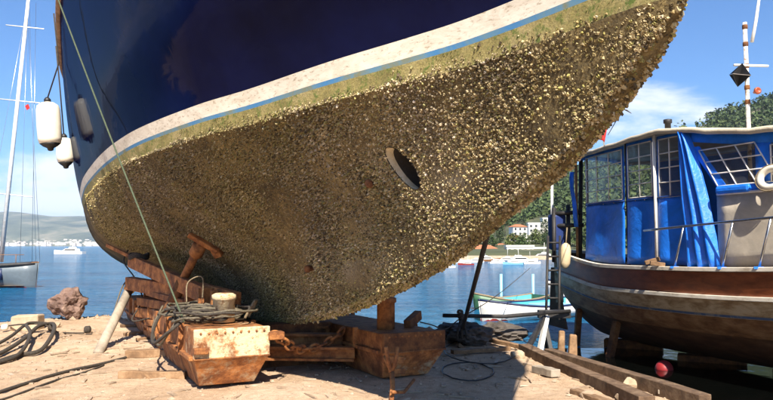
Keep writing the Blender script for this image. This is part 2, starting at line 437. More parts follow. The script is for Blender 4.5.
def y_h(a, q):
    a = np.asarray(a, float); q = np.asarray(q, float)
    i = np.clip(np.searchsorted(HT_A, a) - 1, 0, len(HT_A) - 2); A = np.array(HT_A, float)
    t = np.clip((a - A[i]) / (A[i + 1] - A[i]), 0, 1); t = t * t * (3 - 2 * t) * .5 + t * .5
    k = np.clip(q * 100, 0, 99.999); k0 = k.astype(int); f = k - k0
    r0 = HFINE[i, k0] * (1 - f) + HFINE[i, k0 + 1] * f; r1 = HFINE[i + 1, k0] * (1 - f) + HFINE[i + 1, k0 + 1] * f
    return r0 * (1 - t) + r1 * t
def y_under(a, q):                                  # half breadth below the waterline, q = 0 keel .. 1 waterline
    kt = .085 * np.sqrt(np.clip(q / .03, 0, 1)) * np.clip(np.asarray(a) / .25, 0, 1)
    bw = y_bw(a); kt = np.minimum(kt, bw)
    return kt + (bw - kt) * y_h(a, q)
def y_pt(a, b, z): return YB + np.multiply.outer(a, YU) + np.multiply.outer(b, YN) + np.multiply.outer(z, ZZ)
def y_under_pt(a, q):
    z = y_keel(a) + (y_wl(a) - y_keel(a)) * q
    return y_pt(a, y_under(a, q), z)
def y_top(x, h):                                    # x along hull from the raked stem, h above the waterline
    g = np.clip(h / 1.2, 0, 1); g = g * g * (3 - 2 * g); rk = .5 * h * g
    a = x * (21 + rk) / 21 - rk
    b = y_bw(x) + .3 * h / (1 + .25 * h) * np.clip((x - 1.5) / 6, 0, 1) * np.clip((21 - x) / 1.5, 0, 1) + .30 * h * g * x * np.exp(-x / 2)
    return a, b, y_wl(a) + h
def y_top_pt(x, h):
    a, b, z = y_top(x, h); return y_pt(a, b, z)

HOLE_A, HOLE_Z, HOLE_R = 2.535, 2.244, 0.160
HE1, HE2, HK1, HK2 = (-.50, -.866), (.866, -.50), 1.22, .72      # slanted oval mouth
def hole_d(a, z):
    c1 = ((a - HOLE_A) * HE1[0] + (z - HOLE_Z) * HE1[1]) / HK1; c2 = ((a - HOLE_A) * HE2[0] + (z - HOLE_Z) * HE2[1]) / HK2
    return np.hypot(c1, c2)
def hole_pt(an, k=1.0):
    c1, c2 = HOLE_R * k * HK1 * math.cos(an), HOLE_R * k * HK2 * math.sin(an)
    return HOLE_A + c1 * HE1[0] + c2 * HE2[0], HOLE_Z + c1 * HE1[1] + c2 * HE2[1]
yacht = thing('sailing_yacht', YB + YU * 8, 'large navy blue wooden yacht hull on a cradle, its bottom crusted with barnacles', 'yacht')

# materials of the hull
m, nt, b = new_mat('navy topside enamel'); c = ocoord(nt); cr = ocoord(nt, (2.5, 2.5, .35))
n = noise_node(nt, 1.2, 6, .65, c); n4 = noise_node(nt, 3.0, 8, .7, cr, .2)
cn = ramp(nt, n.outputs['Fac'], [(.3, (.0018, .0030, .020)), (.7, (.0035, .0062, .040))])
cn = mixc(nt, ramp(nt, n4.outputs['Fac'], [(.60, (0, 0, 0)), (.80, (.16, .16, .16))]), cn, (.020, .024, .045))     # chalky runs
nt.links.new(cn, b.inputs['Base Color']); b.inputs['Roughness'].default_value = .5; b.inputs['Specular IOR Level'].default_value = 0.0
n3 = noise_node(nt, 2.2, 3, .5, c, .6); nb = bump(nt, b, n3.outputs['Fac'], .15, .04)
gl = nt.nodes.new('ShaderNodeBsdfGlossy'); gl.inputs['Roughness'].default_value = .07; gl.inputs[0].default_value = (.85, .9, 1, 1); nt.links.new(nb, gl.inputs['Normal'])
lw = nt.nodes.new('ShaderNodeLayerWeight'); lw.inputs['Blend'].default_value = .5
fr = nt.nodes.new('ShaderNodeMapRange'); fr.inputs['From Min'].default_value = .45; fr.inputs['From Max'].default_value = 1.0; fr.inputs['To Min'].default_value = .008; fr.inputs['To Max'].default_value = .11
nt.links.new(lw.outputs['Facing'], fr.inputs['Value']); mx = nt.nodes.new('ShaderNodeMixShader'); nt.links.new(fr.outputs[0], mx.inputs[0])
nt.links.new(b.outputs[0], mx.inputs[1]); nt.links.new(gl.outputs[0], mx.inputs[2]); nt.links.new(mx.outputs[0], nt.nodes['Material Output'].inputs[0]); M['navy'] = m
m, nt, b = new_mat('scuffed white boot stripe'); c = ocoord(nt, (1, 1, 2.5))
n = noise_node(nt, 3, 10, .75, c, .8); n2 = noise_node(nt, 16, 8, .7, c)
c1 = ramp(nt, n.outputs['Fac'], [(.25, (.36, .30, .21)), (.40, (.58, .52, .41)), (.6, (.72, .67, .56)), (.8, (.62, .55, .43))])
c2 = ramp(nt, n2.outputs['Fac'], [(.34, (.42, .35, .25)), (.46, (1, 1, 1))])
nt.links.new(mixc(nt, .8, c1, c2, 'MULTIPLY'), b.inputs['Base Color']); b.inputs['Roughness'].default_value = .6
bump(nt, b, n2.outputs['Fac'], .3, .006); M['boot'] = m
m, nt, b = new_mat('blue line under slime'); c = ocoord(nt)
n = noise_node(nt, 2.4, 9, .7, c, .6)
nt.links.new(ramp(nt, n.outputs['Fac'], [(.36, (.16, .17, .10)), (.47, (.10, .20, .26)), (.6, (.04, .17, .36)), (.8, (.10, .24, .36))]), b.inputs['Base Color']); b.inputs['Roughness'].default_value = .7; M['blueline'] = m
m, nt, b = new_mat('olive slime'); c = ocoord(nt)
n = noise_node(nt, 2.6, 10, .72, c, .7); n2 = noise_node(nt, 11, 9, .75, c, .3); n3 = noise_node(nt, 60, 6, .7, c)
c1 = ramp(nt, n.outputs['Fac'], [(.3, (.13, .115, .030)), (.5, (.27, .225, .075)), (.68, (.38, .31, .14))])
wf = ramp(nt, n2.outputs['Fac'], [(.52, (0, 0, 0)), (.62, (1, 1, 1))])
c1 = mixc(nt, wf, c1, (.095, .14, .018)); c3 = ramp(nt, n3.outputs['Fac'], [(.3, (.4, .4, .4)), (.6, (1.1, 1.1, 1.1))])
nt.links.new(mixc(nt, .8, c1, c3, 'MULTIPLY'), b.inputs['Base Color']); b.inputs['Roughness'].default_value = .85
p = bump(nt, b, n2.outputs['Fac'], .6, .03); bump(nt, b, n3.outputs['Fac'], .6, .012, p); M['slime'] = m
m, nt, b = new_mat('fouled bottom paint'); c = ocoord(nt); cs = ocoord(nt, (1, 1, .35))
n = noise_node(nt, 1.3, 9, .68, cs, .6); n2 = noise_node(nt, 17, 8, .75, c, .2); n3 = noise_node(nt, 45, 8, .75, c)
c1 = ramp(nt, n.outputs['Fac'], [(.28, (.070, .050, .020)), (.45, (.20, .148, .060)), (.6, (.34, .262, .115)), (.76, (.46, .39, .22))])
c2 = ramp(nt, n2.outputs['Fac'], [(.32, (.22, .19, .16)), (.5, (.75, .72, .68)), (.68, (1.35, 1.3, 1.2))])
c3 = ramp(nt, n3.outputs['Fac'], [(.33, (.35, .33, .3)), (.6, (1.2, 1.2, 1.15))])
cb = mixc(nt, .75, mixc(nt, .9, c1, c2, 'MULTIPLY'), c3, 'MULTIPLY')
n4 = noise_node(nt, 3.3, 9, .7, c, .5); f4 = ramp(nt, n4.outputs['Fac'], [(.715, (0, 0, 0)), (.74, (1, 1, 1))])
cb = mixc(nt, f4, cb, (.16, .30, .42))               # bits of the old blue paint
sa = nt.nodes.new('ShaderNodeAttribute'); sa.attribute_name = 'tint'
cb = mixc(nt, sa.outputs['Fac'], cb, mixc(nt, .8, (.50, .43, .30), c3, 'MULTIPLY'))
nt.links.new(cb, b.inputs['Base Color']); b.inputs['Roughness'].default_value = .92
vo = nt.nodes.new('ShaderNodeTexVoronoi'); vo.inputs['Scale'].default_value = 48; nt.links.new(c, vo.inputs['Vector'])
iv = nt.nodes.new('ShaderNodeMath'); iv.operation = 'SUBTRACT'; iv.inputs[0].default_value = 1.0; nt.links.new(vo.outputs['Distance'], iv.inputs[1])
p = bump(nt, b, n2.outputs['Fac'], .9, .05); p = bump(nt, b, iv.outputs[0], .8, .03, p); bump(nt, b, n3.outputs['Fac'], .8, .02, p); M['bottom'] = m
m, nt, b = new_mat('barnacle shell'); c = ocoord(nt)
at = nt.nodes.new('ShaderNodeAttribute'); at.attribute_name = 'tint'
n = noise_node(nt, 55, 5, .7, c); nt.links.new(mixc(nt, .8, at.outputs['Color'], ramp(nt, n.outputs['Fac'], [(.3, (.45, .42, .38)), (.62, (1.1, 1.08, 1.05))]), 'MULTIPLY'), b.inputs['Base Color'])
b.inputs['Roughness'].default_value = .85; bump(nt, b, n.outputs['Fac'], .6, .01); M['barnacle'] = m

# underwater body, both sides, with the thruster holes cut out
a_s = np.concatenate([np.arange(0, 1, .05), np.arange(1, 8, .06), np.arange(8, 21.01, .2)])
q_s = np.concatenate([[0, .006, .015, .03, .05], np.linspace(.075, 1, 44)])
A, Q = np.meshgrid(a_s, q_s)
Zu = y_keel(A) + (y_wl(A) - y_keel(A)) * Q
nr, nc = A.shape
def hole_cut(A2, Q2):
    """faces inside the circle go, the rim is pulled onto it (circle lies in the fore-and-aft plane)"""
    zz = y_keel(A2) + (y_wl(A2) - y_keel(A2)) * Q2
    d = hole_d(A2, zz)
    Ii = np.arange(A2.size).reshape(A2.shape)
    qd = np.stack([Ii[:-1, :-1], Ii[:-1, 1:], Ii[1:, 1:], Ii[1:, :-1]], -1).reshape(-1, 4)
    dc = d.ravel()[qd].mean(1); cut = dc < HOLE_R
    keep = qd[~cut]; rim = np.intersect1d(qd[cut].ravel(), keep.ravel())
    af, zf, df = A2.ravel().copy(), zz.ravel().copy(), d.ravel()
    af[rim] = HOLE_A + (af[rim] - HOLE_A) / df[rim] * HOLE_R; zf[rim] = HOLE_Z + (zf[rim] - HOLE_Z) / df[rim] * HOLE_R
    q2 = (zf - y_keel(af)) / np.maximum(1e-4, y_wl(af) - y_keel(af))
    return af, np.clip(q2, 0, 1), keep
af, qf, keep = hole_cut(A, Q)
bf = y_under(af, qf); zf = y_keel(af) + (y_wl(af) - y_keel(af)) * qf
lump = .016 * snoise(af * 9, zf * 9, 0, 21) * np.clip(qf * 8, 0, 1) * np.clip(bf / .1, 0, 1)
Vs = y_pt(af, bf + lump, zf); Vp = y_pt(af, -(bf + lump), zf)
Vh = np.concatenate([Vs, Vp]); Fh = np.concatenate([keep, keep[:, ::-1] + len(Vs)])
def scrape(a, z):                                   # scraped pale places and the long scored line
    s = .95 * np.exp(-(((a - 2.0) / .34) ** 2 + ((z - 2.07) / .20) ** 2)) + .8 * np.exp(-(((a - 2.85) / .2) ** 2 + ((z - 2.1) / .25) ** 2))
    s = s + .6 * np.exp(-(((a - 4.0) / .7) ** 2 + ((z - 1.45) / .22) ** 2)) + .45 * np.exp(-(((a - 3.3) / .3) ** 2 + ((z - 1.6) / .3) ** 2))
    return np.clip(s * (1 + .7 * snoise(a * 7, z * 7, 0, 71)), 0, 1)
sc_ = scrape(af, zf); sc_ = np.stack([sc_, sc_, sc_, np.ones_like(sc_)], -1)
bottom = big_mesh('underwater_hull', Vh, Fh, M['bottom'], yacht, smooth=True, attr=np.concatenate([sc_, sc_]))
bottom['label'] = 'brown barnacle-fouled bottom of the hull'
# barnacles
NB = 350000
ba = npr.uniform(0, 1, NB) ** 1.3 * 12.0; bq = npr.uniform(0.004, .995, NB); bq[:NB // 7] = npr.uniform(.0005, .04, NB // 7)
height = y_wl(ba) - y_keel(ba)
keepm = npr.uniform(0, 1, NB) < height / 2.5 * np.where(ba < 5.5, 1.0, np.clip(1.25 - ba / 16, .3, 1))
bz = y_keel(ba) + height * bq
dens = snoise(ba * 2.0, bz * 2.0, 0, 31) * .6 + snoise(ba * 6.5, bz * 6.5, 0, 32) * .4 + .75
bare = np.exp(-(((ba - 2.0) / .30) ** 2 + ((bz - 2.07) / .17) ** 2)) * .9 + np.exp(-(((ba - 2.85) / .20) ** 2 + ((bz - 2.15) / .2) ** 2)) * .75 + np.exp(-(((ba - 4.2) / .5) ** 2 + ((bz - 1.35) / .2) ** 2)) * .45
keepm &= npr.uniform(-.15, 1, NB) < (dens + .25 - bare)
keepm &= hole_d(ba, bz) > HOLE_R + .004
ba, bq, bz = ba[keepm], bq[keepm], bz[keepm]; n_b = len(ba)
port = (npr.uniform(0, 1, n_b) < np.where(bq < .05, .5, .3)) & (bq < np.clip(.55 - ba * .12, .18, .55)) & (ba < 7)
def side_pt(a, q):
    p_ = y_under_pt(a, q); r_ = p_.copy()
    off = (p_ - YB) @ YN; r_[port] = p_[port] - 2 * np.multiply.outer(off[port], YN); return r_
P0 = side_pt(ba, bq); e = .01
Ta = side_pt(ba + e, bq) - P0; Tq = side_pt(ba, np.minimum(bq + e, 1)) - side_pt(ba, np.maximum(bq - e, 0))
Nn = np.cross(Ta, Tq); Nn /= np.linalg.norm(Nn, axis=1)[:, None] + 1e-9
outv = np.multiply.outer(np.where(port, -1.0, 1.0) * np.where(bq < .05, .35, 1.0), YN) + np.multiply.outer(np.where(bq < .05, 1.0, 0.0), -.7 * ZZ - .5 * YU)
sgn = np.sign((Nn * outv).sum(1)); sgn[sgn == 0] = 1; Nn *= sgn[:, None]
Nn += npr.normal(0, .28, (n_b, 3)); Nn /= np.linalg.norm(Nn, axis=1)[:, None]
fore = np.clip(1.12 - ba / 16, .72, 1.1)
clump = snoise(ba * 7, bz * 7, 0, 51)
rad = np.clip(.0070 * np.exp(npr.normal(0, .38, n_b) + .22 * clump) * fore, .0038, .017)
edge = (bq < .10) & (ba < 6); rad[edge] *= 1.15
creep = (bq > .955) & ~port & (npr.uniform(0, 1, n_b) < .45)
ch = np.abs(npr.normal(0, .022, n_b)) * (1 + .8 * snoise(ba * 5, ba * 0, 0, 81)); P0[creep] = y_top_pt(ba[creep] + .5 * ch[creep], np.clip(ch[creep], 0, .13))
hei = rad * npr.uniform(.7, 1.5, n_b) * np.clip(.75 + ba * .16, 1, 1.7)
ref = npr.normal(size=(n_b, 3)); S = np.cross(Nn, ref); S /= np.linalg.norm(S, axis=1)[:, None]; T = np.cross(Nn, S)
K = 4; ang = np.arange(K) * 2 * math.pi / K
ring = S[:, None, :] * np.cos(ang)[None, :, None] + T[:, None, :] * np.sin(ang)[None, :, None]
jit = npr.uniform(.78, 1.22, (n_b, K, 1))
base = P0[:, None, :] - Nn[:, None, :] * .006 + ring * (rad[:, None, None] * jit)
topr = P0[:, None, :] + Nn[:, None, :] * (hei[:, None, None] * npr.uniform(.8, 1.15, (n_b, K, 1))) + ring * (rad[:, None, None] * .52 * jit)
pit = (P0 + Nn * (hei * .35)[:, None])[:, None, :]
VB = np.concatenate([base, topr, pit], 1).reshape(-1, 3); print('BARNACLES', n_b)
fl = []
for k in range(K):
    l = (k + 1) % K; fl += [(k, l, K + l), (k, K + l, K + k), (K + k, K + l, 2 * K)]
FB = (np.array(fl)[None] + (np.arange(n_b) * (2 * K + 1))[:, None, None]).reshape(-1, 3)
pal = np.array([[.52, .44, .245], [.46, .375, .185], [.33, .258, .115], [.11, .082, .038], [.60, .53, .36], [.32, .29, .095]])
pick = npr.choice(6, n_b, p=[.14, .22, .25, .22, .03, .14])
tint = pal[pick] * npr.uniform(.75, 1.15, (n_b, 1))
big = snoise(ba * 1.3, bz * 1.6, 0, 61) + .6 * snoise(ba * 4, bz * 2.2, 0, 62)           # patches of younger and older growth
tint = tint * np.clip(.95 + .30 * big, .5, 1.3)[:, None]
tint[:, 2] *= np.clip(1 + .3 * snoise(ba * 2.2, bz * 2.2, 0, 63), .7, 1.3)
tint = np.concatenate([tint, np.ones((n_b, 1))], 1)
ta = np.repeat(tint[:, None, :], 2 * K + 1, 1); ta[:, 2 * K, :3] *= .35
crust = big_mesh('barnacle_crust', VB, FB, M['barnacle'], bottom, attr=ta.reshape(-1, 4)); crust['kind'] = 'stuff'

# bands above the waterline and topsides
x_s = np.concatenate([np.arange(0, 2, .08), np.arange(2, 9, .15), np.arange(9, 21.01, .3)])
def band(name, h0, h1, rows, mat, parent, out=0.0):
    hs = np.linspace(h0, h1, rows); Xg, Hg = np.meshgrid(x_s, hs)
    if h1 > 2: Hg = h0 + (Hg - h0) * (1 + .30 * np.exp(-Xg / 3.0))       # the sheer sweeps up to the bow
    P = y_top_pt(Xg.ravel(), Hg.ravel()) + YN * out
    off = (P - YB) @ YN; Pm = P - 2 * np.multiply.outer(off, YN)
    I_ = np.arange(Xg.size).reshape(Xg.shape); qd = np.stack([I_[:-1, :-1], I_[:-1, 1:], I_[1:, 1:], I_[1:, :-1]], -1).reshape(-1, 4)
    return big_mesh(name, np.concatenate([P, Pm]), np.concatenate([qd, qd[:, ::-1] + len(P)]), mat, parent, smooth=True)
band('slime_band', 0, .15, 5, M['slime'], bottom)['label'] = 'olive green slime band at the waterline'
band('waterline_stripe', .15, .19, 3, M['blueline'], bottom)['label'] = 'thin faded blue line'
band('boot_stripe', .19, .335, 4, M['boot'], yacht)['label'] = 'scuffed white boot stripe'
band('topside', .335, 3.15, 24, M['navy'], yacht)['label'] = 'glossy navy blue topside'
# deck and rail
P1 = y_top_pt(x_s, np.full_like(x_s, 2.55)); off = (P1 - YB) @ YN; inn = P1 - np.multiply.outer(np.minimum(off, .02), YN); Pm = P1 - 2 * np.multiply.outer(off, YN)
Vd = np.concatenate([inn, Pm]); nn_ = len(x_s); fd = [(i, i + 1, nn_ + i + 1, nn_ + i) for i in range(nn_ - 1)]
big_mesh('deck', Vd, fd, M['timber'], yacht)
mb = MB(); P1 = y_top_pt(x_s, .335 + 2.835 * (1 + .30 * np.exp(-x_s / 3.0))); off = (P1 - YB) @ YN; Pm = P1 - 2 * np.multiply.outer(off, YN)
mb.tube([Vector(p) for p in np.concatenate([P1[::-1], Pm[1:]])], .07, 8); mb.build('rail_cap', M['timber'], yacht)
# weed tufts on the slime band: stuff
V = []; Fc = []
for k in range(2600):
    x = rnd.uniform(.2, 9.5); h = rnd.uniform(.0, .15)
    if mnoise.noise((x * 2.6, h * 9, 3.3)) < .22: continue
    p_ = Vector(y_top_pt(np.array([x]), np.array([h]))[0]); L = rnd.uniform(.006, .02)
    d = Vector(YN) * rnd.uniform(.2, .7) + Vector((0, 0, -rnd.uniform(.2, 1))) + Vector(YU) * rnd.uniform(-.4, .4); s_ = Vector(YU) * .006
    o = len(V); V += [tuple(p_ - s_), tuple(p_ + s_), tuple(p_ + d.normalized() * L)]; Fc.append((o, o + 1, o + 2))
M['weed'] = mottled('green weed', [(.3, (.045, .075, .010)), (.7, (.11, .15, .025))], 4, .8, 0)
wd = big_mesh('green_weed', V, Fc, M['weed'], bottom); wd['kind'] = 'stuff'
# thruster tunnel
mb = MB(); NR = 40; rings = []
for t_ in (0.0, .25, .5, .75, 1.0):
    rg = []
    for k in range(NR):
        an = 2 * math.pi * k / NR; aa, zz = hole_pt(an)
        qq = (zz - float(y_keel(aa))) / (float(y_wl(aa)) - float(y_keel(aa))); b0 = float(y_under(np.array(aa), np.array(qq))) + .012
        rg.append(Vector(y_pt(aa, b0 * (1 - 2 * t_), zz)))
    rings.append(rg)
mb.loft(rings, True, False, True)
M['tunnel'] = mottled('shade-coloured tunnel lining', [(.3, (.012, .010, .008)), (.7, (.05, .04, .03))], 5, .8, .5, .012)  # shade inside the tunnel is put into this dark colour
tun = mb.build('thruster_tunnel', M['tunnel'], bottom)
M['tunnel_rim'] = mottled('sunlit-coloured tunnel rim', [(.3, (.36, .29, .17)), (.7, (.68, .60, .44))], 8, .8, .5, .012)  # pale colour paints the sunlight on the inner edge of the opening
mb = MB(); rr_ = []
for w_, s_ in ((.000, 1.0), (-.02, .985), (-.045, .98), (-.07, .98)):
    rg = []
    for k in range(NR):
        an = 2 * math.pi * k / NR; aa, zz = hole_pt(an, .995 * s_)
        qq = (zz - float(y_keel(aa))) / (float(y_wl(aa)) - float(y_keel(aa)))
        rg.append(Vector(y_pt(aa, float(y_under(np.array(aa), np.array(qq))) + w_, zz)))
    rr_.append(rg)
mb.loft(rr_, True, False, True); mb.build('tunnel_rim', M['tunnel_rim'], bottom)
def hull_at(px, py):                                # photo pixel onto the underwater side
    d = np.array(ray(px, py)); best = None
    for t_ in np.arange(3.0, 16, .01):
        P = np.array([0, 0, EYE]) + d * t_; r_ = P - YB; a_ = r_ @ YU; b_ = r_ @ YN; z_ = P[2]
        if a_ < 0: continue
        k0, w0 = float(y_keel(a_)), float(y_wl(a_))
        if z_ < k0 or z_ > w0: continue
        if b_ <= float(y_under(np.array(a_), np.array((z_ - k0) / (w0 - k0)))): return Vector(P), a_, z_
    return None, 0, 0
print('HOLE', hull_at(398, 168), 'bare', hull_at(455, 185), hull_at(345, 260))
# two rusty studs standing out of the bottom plating
for (px, py, L) in ((312, 268, .10), (371, 183, .05)):
    P, _, _ = hull_at(px, py)
    if P:
        mb = MB(); d = Vector(YN) * .8 + Vector((0, 0, -.1)) - Vector(YU) * .35
        mb.lathe(P - d.normalized() * .05, d, [(.03, 0), (.035, .06), (.032, L), (.045, L + .01), (.04, L + .04), (.015, L + .05)], 10)
        mb.build('rusty_stud', M['rust_dark'], bottom)
# ------------------------------------------------------------------ steel cradle under the yacht
def V3(p): return Vector((float(p[0]), float(p[1]), float(p[2])))
CU, CN = V3(YU), V3(YN)
PF = PG(232, 388); PF.z = 0                          # foot of the near pontoon's bow
cradle = thing('boat_cradle', (PF.x + 1.0, PF.y + 2.0, 0), 'rusty steel slipway cradle of two long pontoons under the navy yacht', 'cradle')
def pontoon(front, width, length, mat_front, label, top=.66, body_mat='rust_patchy', low_mat='rust_orange'):
    """long steel float: straight upper strake, lower strake raked back and in at the bow"""
    fr = Vector(front); cr, hw = .34, width / 2; R = CN * -1
    def pt(along, across, z): return fr + CU * along + R * across + Vector((0, 0, z - .02 * along))
    mb = MB(); rings = []
    for al in (0.03, 1.2, 3.0, 5.0, 7.0, length):
        rings.append([pt(al + .25, -hw + .10, .0), pt(al + .25, hw - .10, .0), pt(al, hw, cr), pt(al, hw, top), pt(al, -hw, top), pt(al, -hw, cr)])
    mb.loft(rings)
    body = mb.build('pontoon', M[body_mat], cradle, bevel=.015); body['label'] = label
    g = .012
    mb = MB(); mb.hexa([pt(-g, -hw - g, cr), pt(-g, hw + g, cr), pt(.05, hw + g, cr), pt(.05, -hw - g, cr), pt(-g, -hw - g, top + g), pt(-g, hw + g, top + g), pt(.05, hw + g, top + g), pt(.05, -hw - g, top + g)])
    mb.build('bow_plate', mat_front, body, bevel=.012)
    mb = MB(); mb.hexa([pt(.24, -hw + .10, .01), pt(.24, hw - .10, .01), pt(.29, hw - .10, .01), pt(.29, -hw + .10, .01), pt(-.008, -hw, cr - .004), pt(-.008, hw, cr - .004), pt(.05, hw, cr - .004), pt(.05, -hw, cr - .004)])
    mb.build('bow_plate', M[low_mat], body, bevel=.012)
    for k in range(9):                               # weld bead and bolt heads on the bow
        mb = MB(); ac = -hw + .06 + k * (width - .12) / 8; mb.lathe(pt(-g - .001, ac, top - .035), CU * -1, [(.014, -.01), (.014, .008), (.009, .012)], 6); mb.build('bolt', M['rust'], body)
    mb = MB(); mb.tube([pt(-g - .004, -hw - g + (width + 2 * g) * k / 14, cr + .002 + rnd.uniform(-.003, .003)) for k in range(15)], .011, 6); mb.build('weld_bead', M['rust'], body)
    for al in (2.3, 4.6, 6.7):
        for sd in (-1, 1):
            mb = MB(); mb.tube([pt(al, sd * (hw + .003), cr + .03), pt(al, sd * (hw + .003), top)], .009, 6); mb.build('weld_bead', M['rust_dark'], body)
    for k in range(7):                               # side stiffeners
        for sd in (-1, 1):
            mb = MB(); al = .8 + k * (length - 1.2) / 7
            mb.beam(pt(al, sd * (hw + .025), cr - .03), pt(al, sd * (hw + .025), top + .02), .06, .05, up=CU); mb.build('stiffener', M['rust'], body, bevel=.006)
    for sd in (-1, 1):
        mb = MB(); mb.beam(pt(.1, sd * (hw + .02), cr), pt(length - .3, sd * (hw + .02), cr), .05, .05); mb.build('rubbing_bar', M['rust'], body, bevel=.008)
    return body, pt
nearp, npt = pontoon(PF, .84, 8.6, M['rust_cream'], 'near pontoon with a cream rust-streaked bow')
PF2 = PG(415, 380); PF2.z = 0
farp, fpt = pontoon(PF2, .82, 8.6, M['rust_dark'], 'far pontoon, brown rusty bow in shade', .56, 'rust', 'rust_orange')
# lugs and bollards
mb = MB(); mb.box(npt(-.03, -.36, .44), (.16, .10, .07), TH); mb.build('lug', M['rust'], nearp, bevel=.01)
mb = MB(); mb.box(npt(.0, .50, .56), (.18, .14, .09), TH); mb.build('lug', M['rust'], nearp, bevel=.01)
mb = MB(); bb = npt(.75, .06, .68)
mb.lathe(bb, (0, 0, 1), [(.135, 0), (.135, .27), (.15, .275), (.15, .33), (.11, .35), (.02, .355)], 20); mb.build('bollard', M['rust_cream'], nearp)
mb = MB(); bb = fpt(.55, -.12, .55)
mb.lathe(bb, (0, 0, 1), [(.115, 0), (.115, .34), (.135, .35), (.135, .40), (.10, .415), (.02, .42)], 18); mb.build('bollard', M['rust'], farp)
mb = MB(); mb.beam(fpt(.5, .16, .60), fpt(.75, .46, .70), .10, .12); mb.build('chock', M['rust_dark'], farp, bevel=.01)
# keel blocks so that the yacht stands on the cradle
for al in (1.6, 3.2, 5.0, 6.8, 8.4):
    mid = (npt(al, 0, 0) + fpt(al, 0, 0)) / 2
    cpt = V3(YB) + CU * float((mid - V3(YB)).dot(CU)); a_ = float((mid - V3(YB)).dot(CU)); kz = float(y_keel(a_))
    mb = MB(); mb.hexa([cpt + CN * sx * .55 + CU * sy * .14 + Vector((0, 0, z_)) for z_ in (gz(cpt.x, cpt.y) - .03, kz + .02) for sx, sy in ((-1, -1), (1, -1), (1, 1), (-1, 1))])
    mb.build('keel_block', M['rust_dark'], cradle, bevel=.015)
# cross beams between the pontoons
for (al, z_, w_) in ((1.05, .17, .16), (1.45, .30, .18), (1.95, .36, .16), (4.2, .22, .2), (6.6, .2, .2)):
    mb = MB(); p0, p1 = npt(al, .40, z_), fpt(al - .25, -.44, z_)
    mb.beam(p0, p1, w_, .03); mb.beam(p0 + Vector((0, 0, .07)), p1 + Vector((0, 0, .07)), .03, .13); mb.beam(p0 + Vector((0, 0, .145)), p1 + Vector((0, 0, .145)), w_, .03)
    mb.build('cross_beam', M['rust'], cradle)
for k in range(3):
    mb = MB(); mb.beam(fpt(-.02 + k * .03, -.36 - k * .02, .14 + k * .13), fpt(-.04 + k * .03, -.16, .12 + k * .13), .05, .06 + .02 * k); mb.build('bracket', M['rust_bright'], farp, bevel=.006)
# timbers and arms on the far end of the near pontoon
def board(p0, p1, w, h, mat='timber', name='cradle_board', up=(0, 0, 1), lab=None):
    mb = MB(); mb.beam(p0, p1, w, h, up); o = mb.build(name, M[mat], cradle, bevel=.012, jitter=.006)
    if lab: o['label'] = lab
    return o
board(PX(107, 245, 12.2), PX(142, 262, 11.6), .06, .06, 'rust_bright', 'steel_arm')
board(PX(131, 261, 11.8), PX(208, 296, 9.0), .12, .22, 'rust_bright', 'bilge_arm', lab='long sloping rusty bilge arm')
board(PX(129, 283, 11.9), PX(172, 291, 10.4), .14, .22, 'rust_bright', 'bilge_arm')
board(PX(172, 291, 10.4), PX(196, 300, 9.6), .12, .2, 'rust', 'bilge_arm')
for (x0, y0, x1, y1, d0, d1, w, h) in ((142, 301, 172, 306, 11.7, 10.4, .2, .14), (141, 312, 178, 316, 11.7, 10.2, .2, .16), (150, 292, 188, 303, 11.2, 9.7, .16, .10), (150, 322, 182, 326, 11.2, 10.0, .2, .10)):
    board(PX(x0, y0, d0), PX(x1, y1, d1), w, h, 'rust', 'side_plate')
for (x, d, y0, y1) in ((146, 11.8, 282, 330), (163, 10.9, 280, 332), (176, 10.3, 288, 335), (188, 9.6, 292, 332), (201, 9.1, 288, 332), (214, 8.9, 290, 326)):
    board(PX(x, y1, d), PX(x, y0, d), .09, .12, 'rust', 'upright', up=CU)
board(PX(200, 290, 9.4), PX(238, 300, 8.7), .10, .20, 'rust_bright', 'bilge_arm')
# screw prop with its pad against the bilge
pr0, pr1 = PX(160, 328, 10.3), hull_at(202, 241)[0]; pr1 = pr1 + (Vector((0, 0, EYE)) - pr1).normalized() * .12
mb = MB(); mb.tube([pr0, pr0.lerp(pr1, .55)], .088, 14); prop = mb.build('screw_prop', M['rust_dark'], cradle); prop['label'] = 'rusty screw prop leaning up against the hull'
mb = MB(); mb.tube([pr0.lerp(pr1, .5), pr1], .062, 14); mb.build('screw_tube', M['rust'], prop)
mb = MB(); mb.tube([pr0.lerp(pr1, .86), pr0.lerp(pr1, .96)], .10, 14); mb.build('collar', M['rust'], prop)
pd = (pr1 - pr0).normalized(); s0 = Vector((.78, .25, -.5)).normalized()
mb = MB(); mb.beam(pr1 - s0 * .20 + pd * .03, pr1 + s0 * .26 + pd * .03, .20, .07, up=pd); mb.build('pad', M['rust_bright'], prop, bevel=.012)
mb = MB(); mb.beam(pr1 + s0 * .20 + pd * .03, pr1 + s0 * .31 + pd * -.05, .16, .12, up=pd); mb.build('pad_end', M['rust_bright'], prop, bevel=.012)

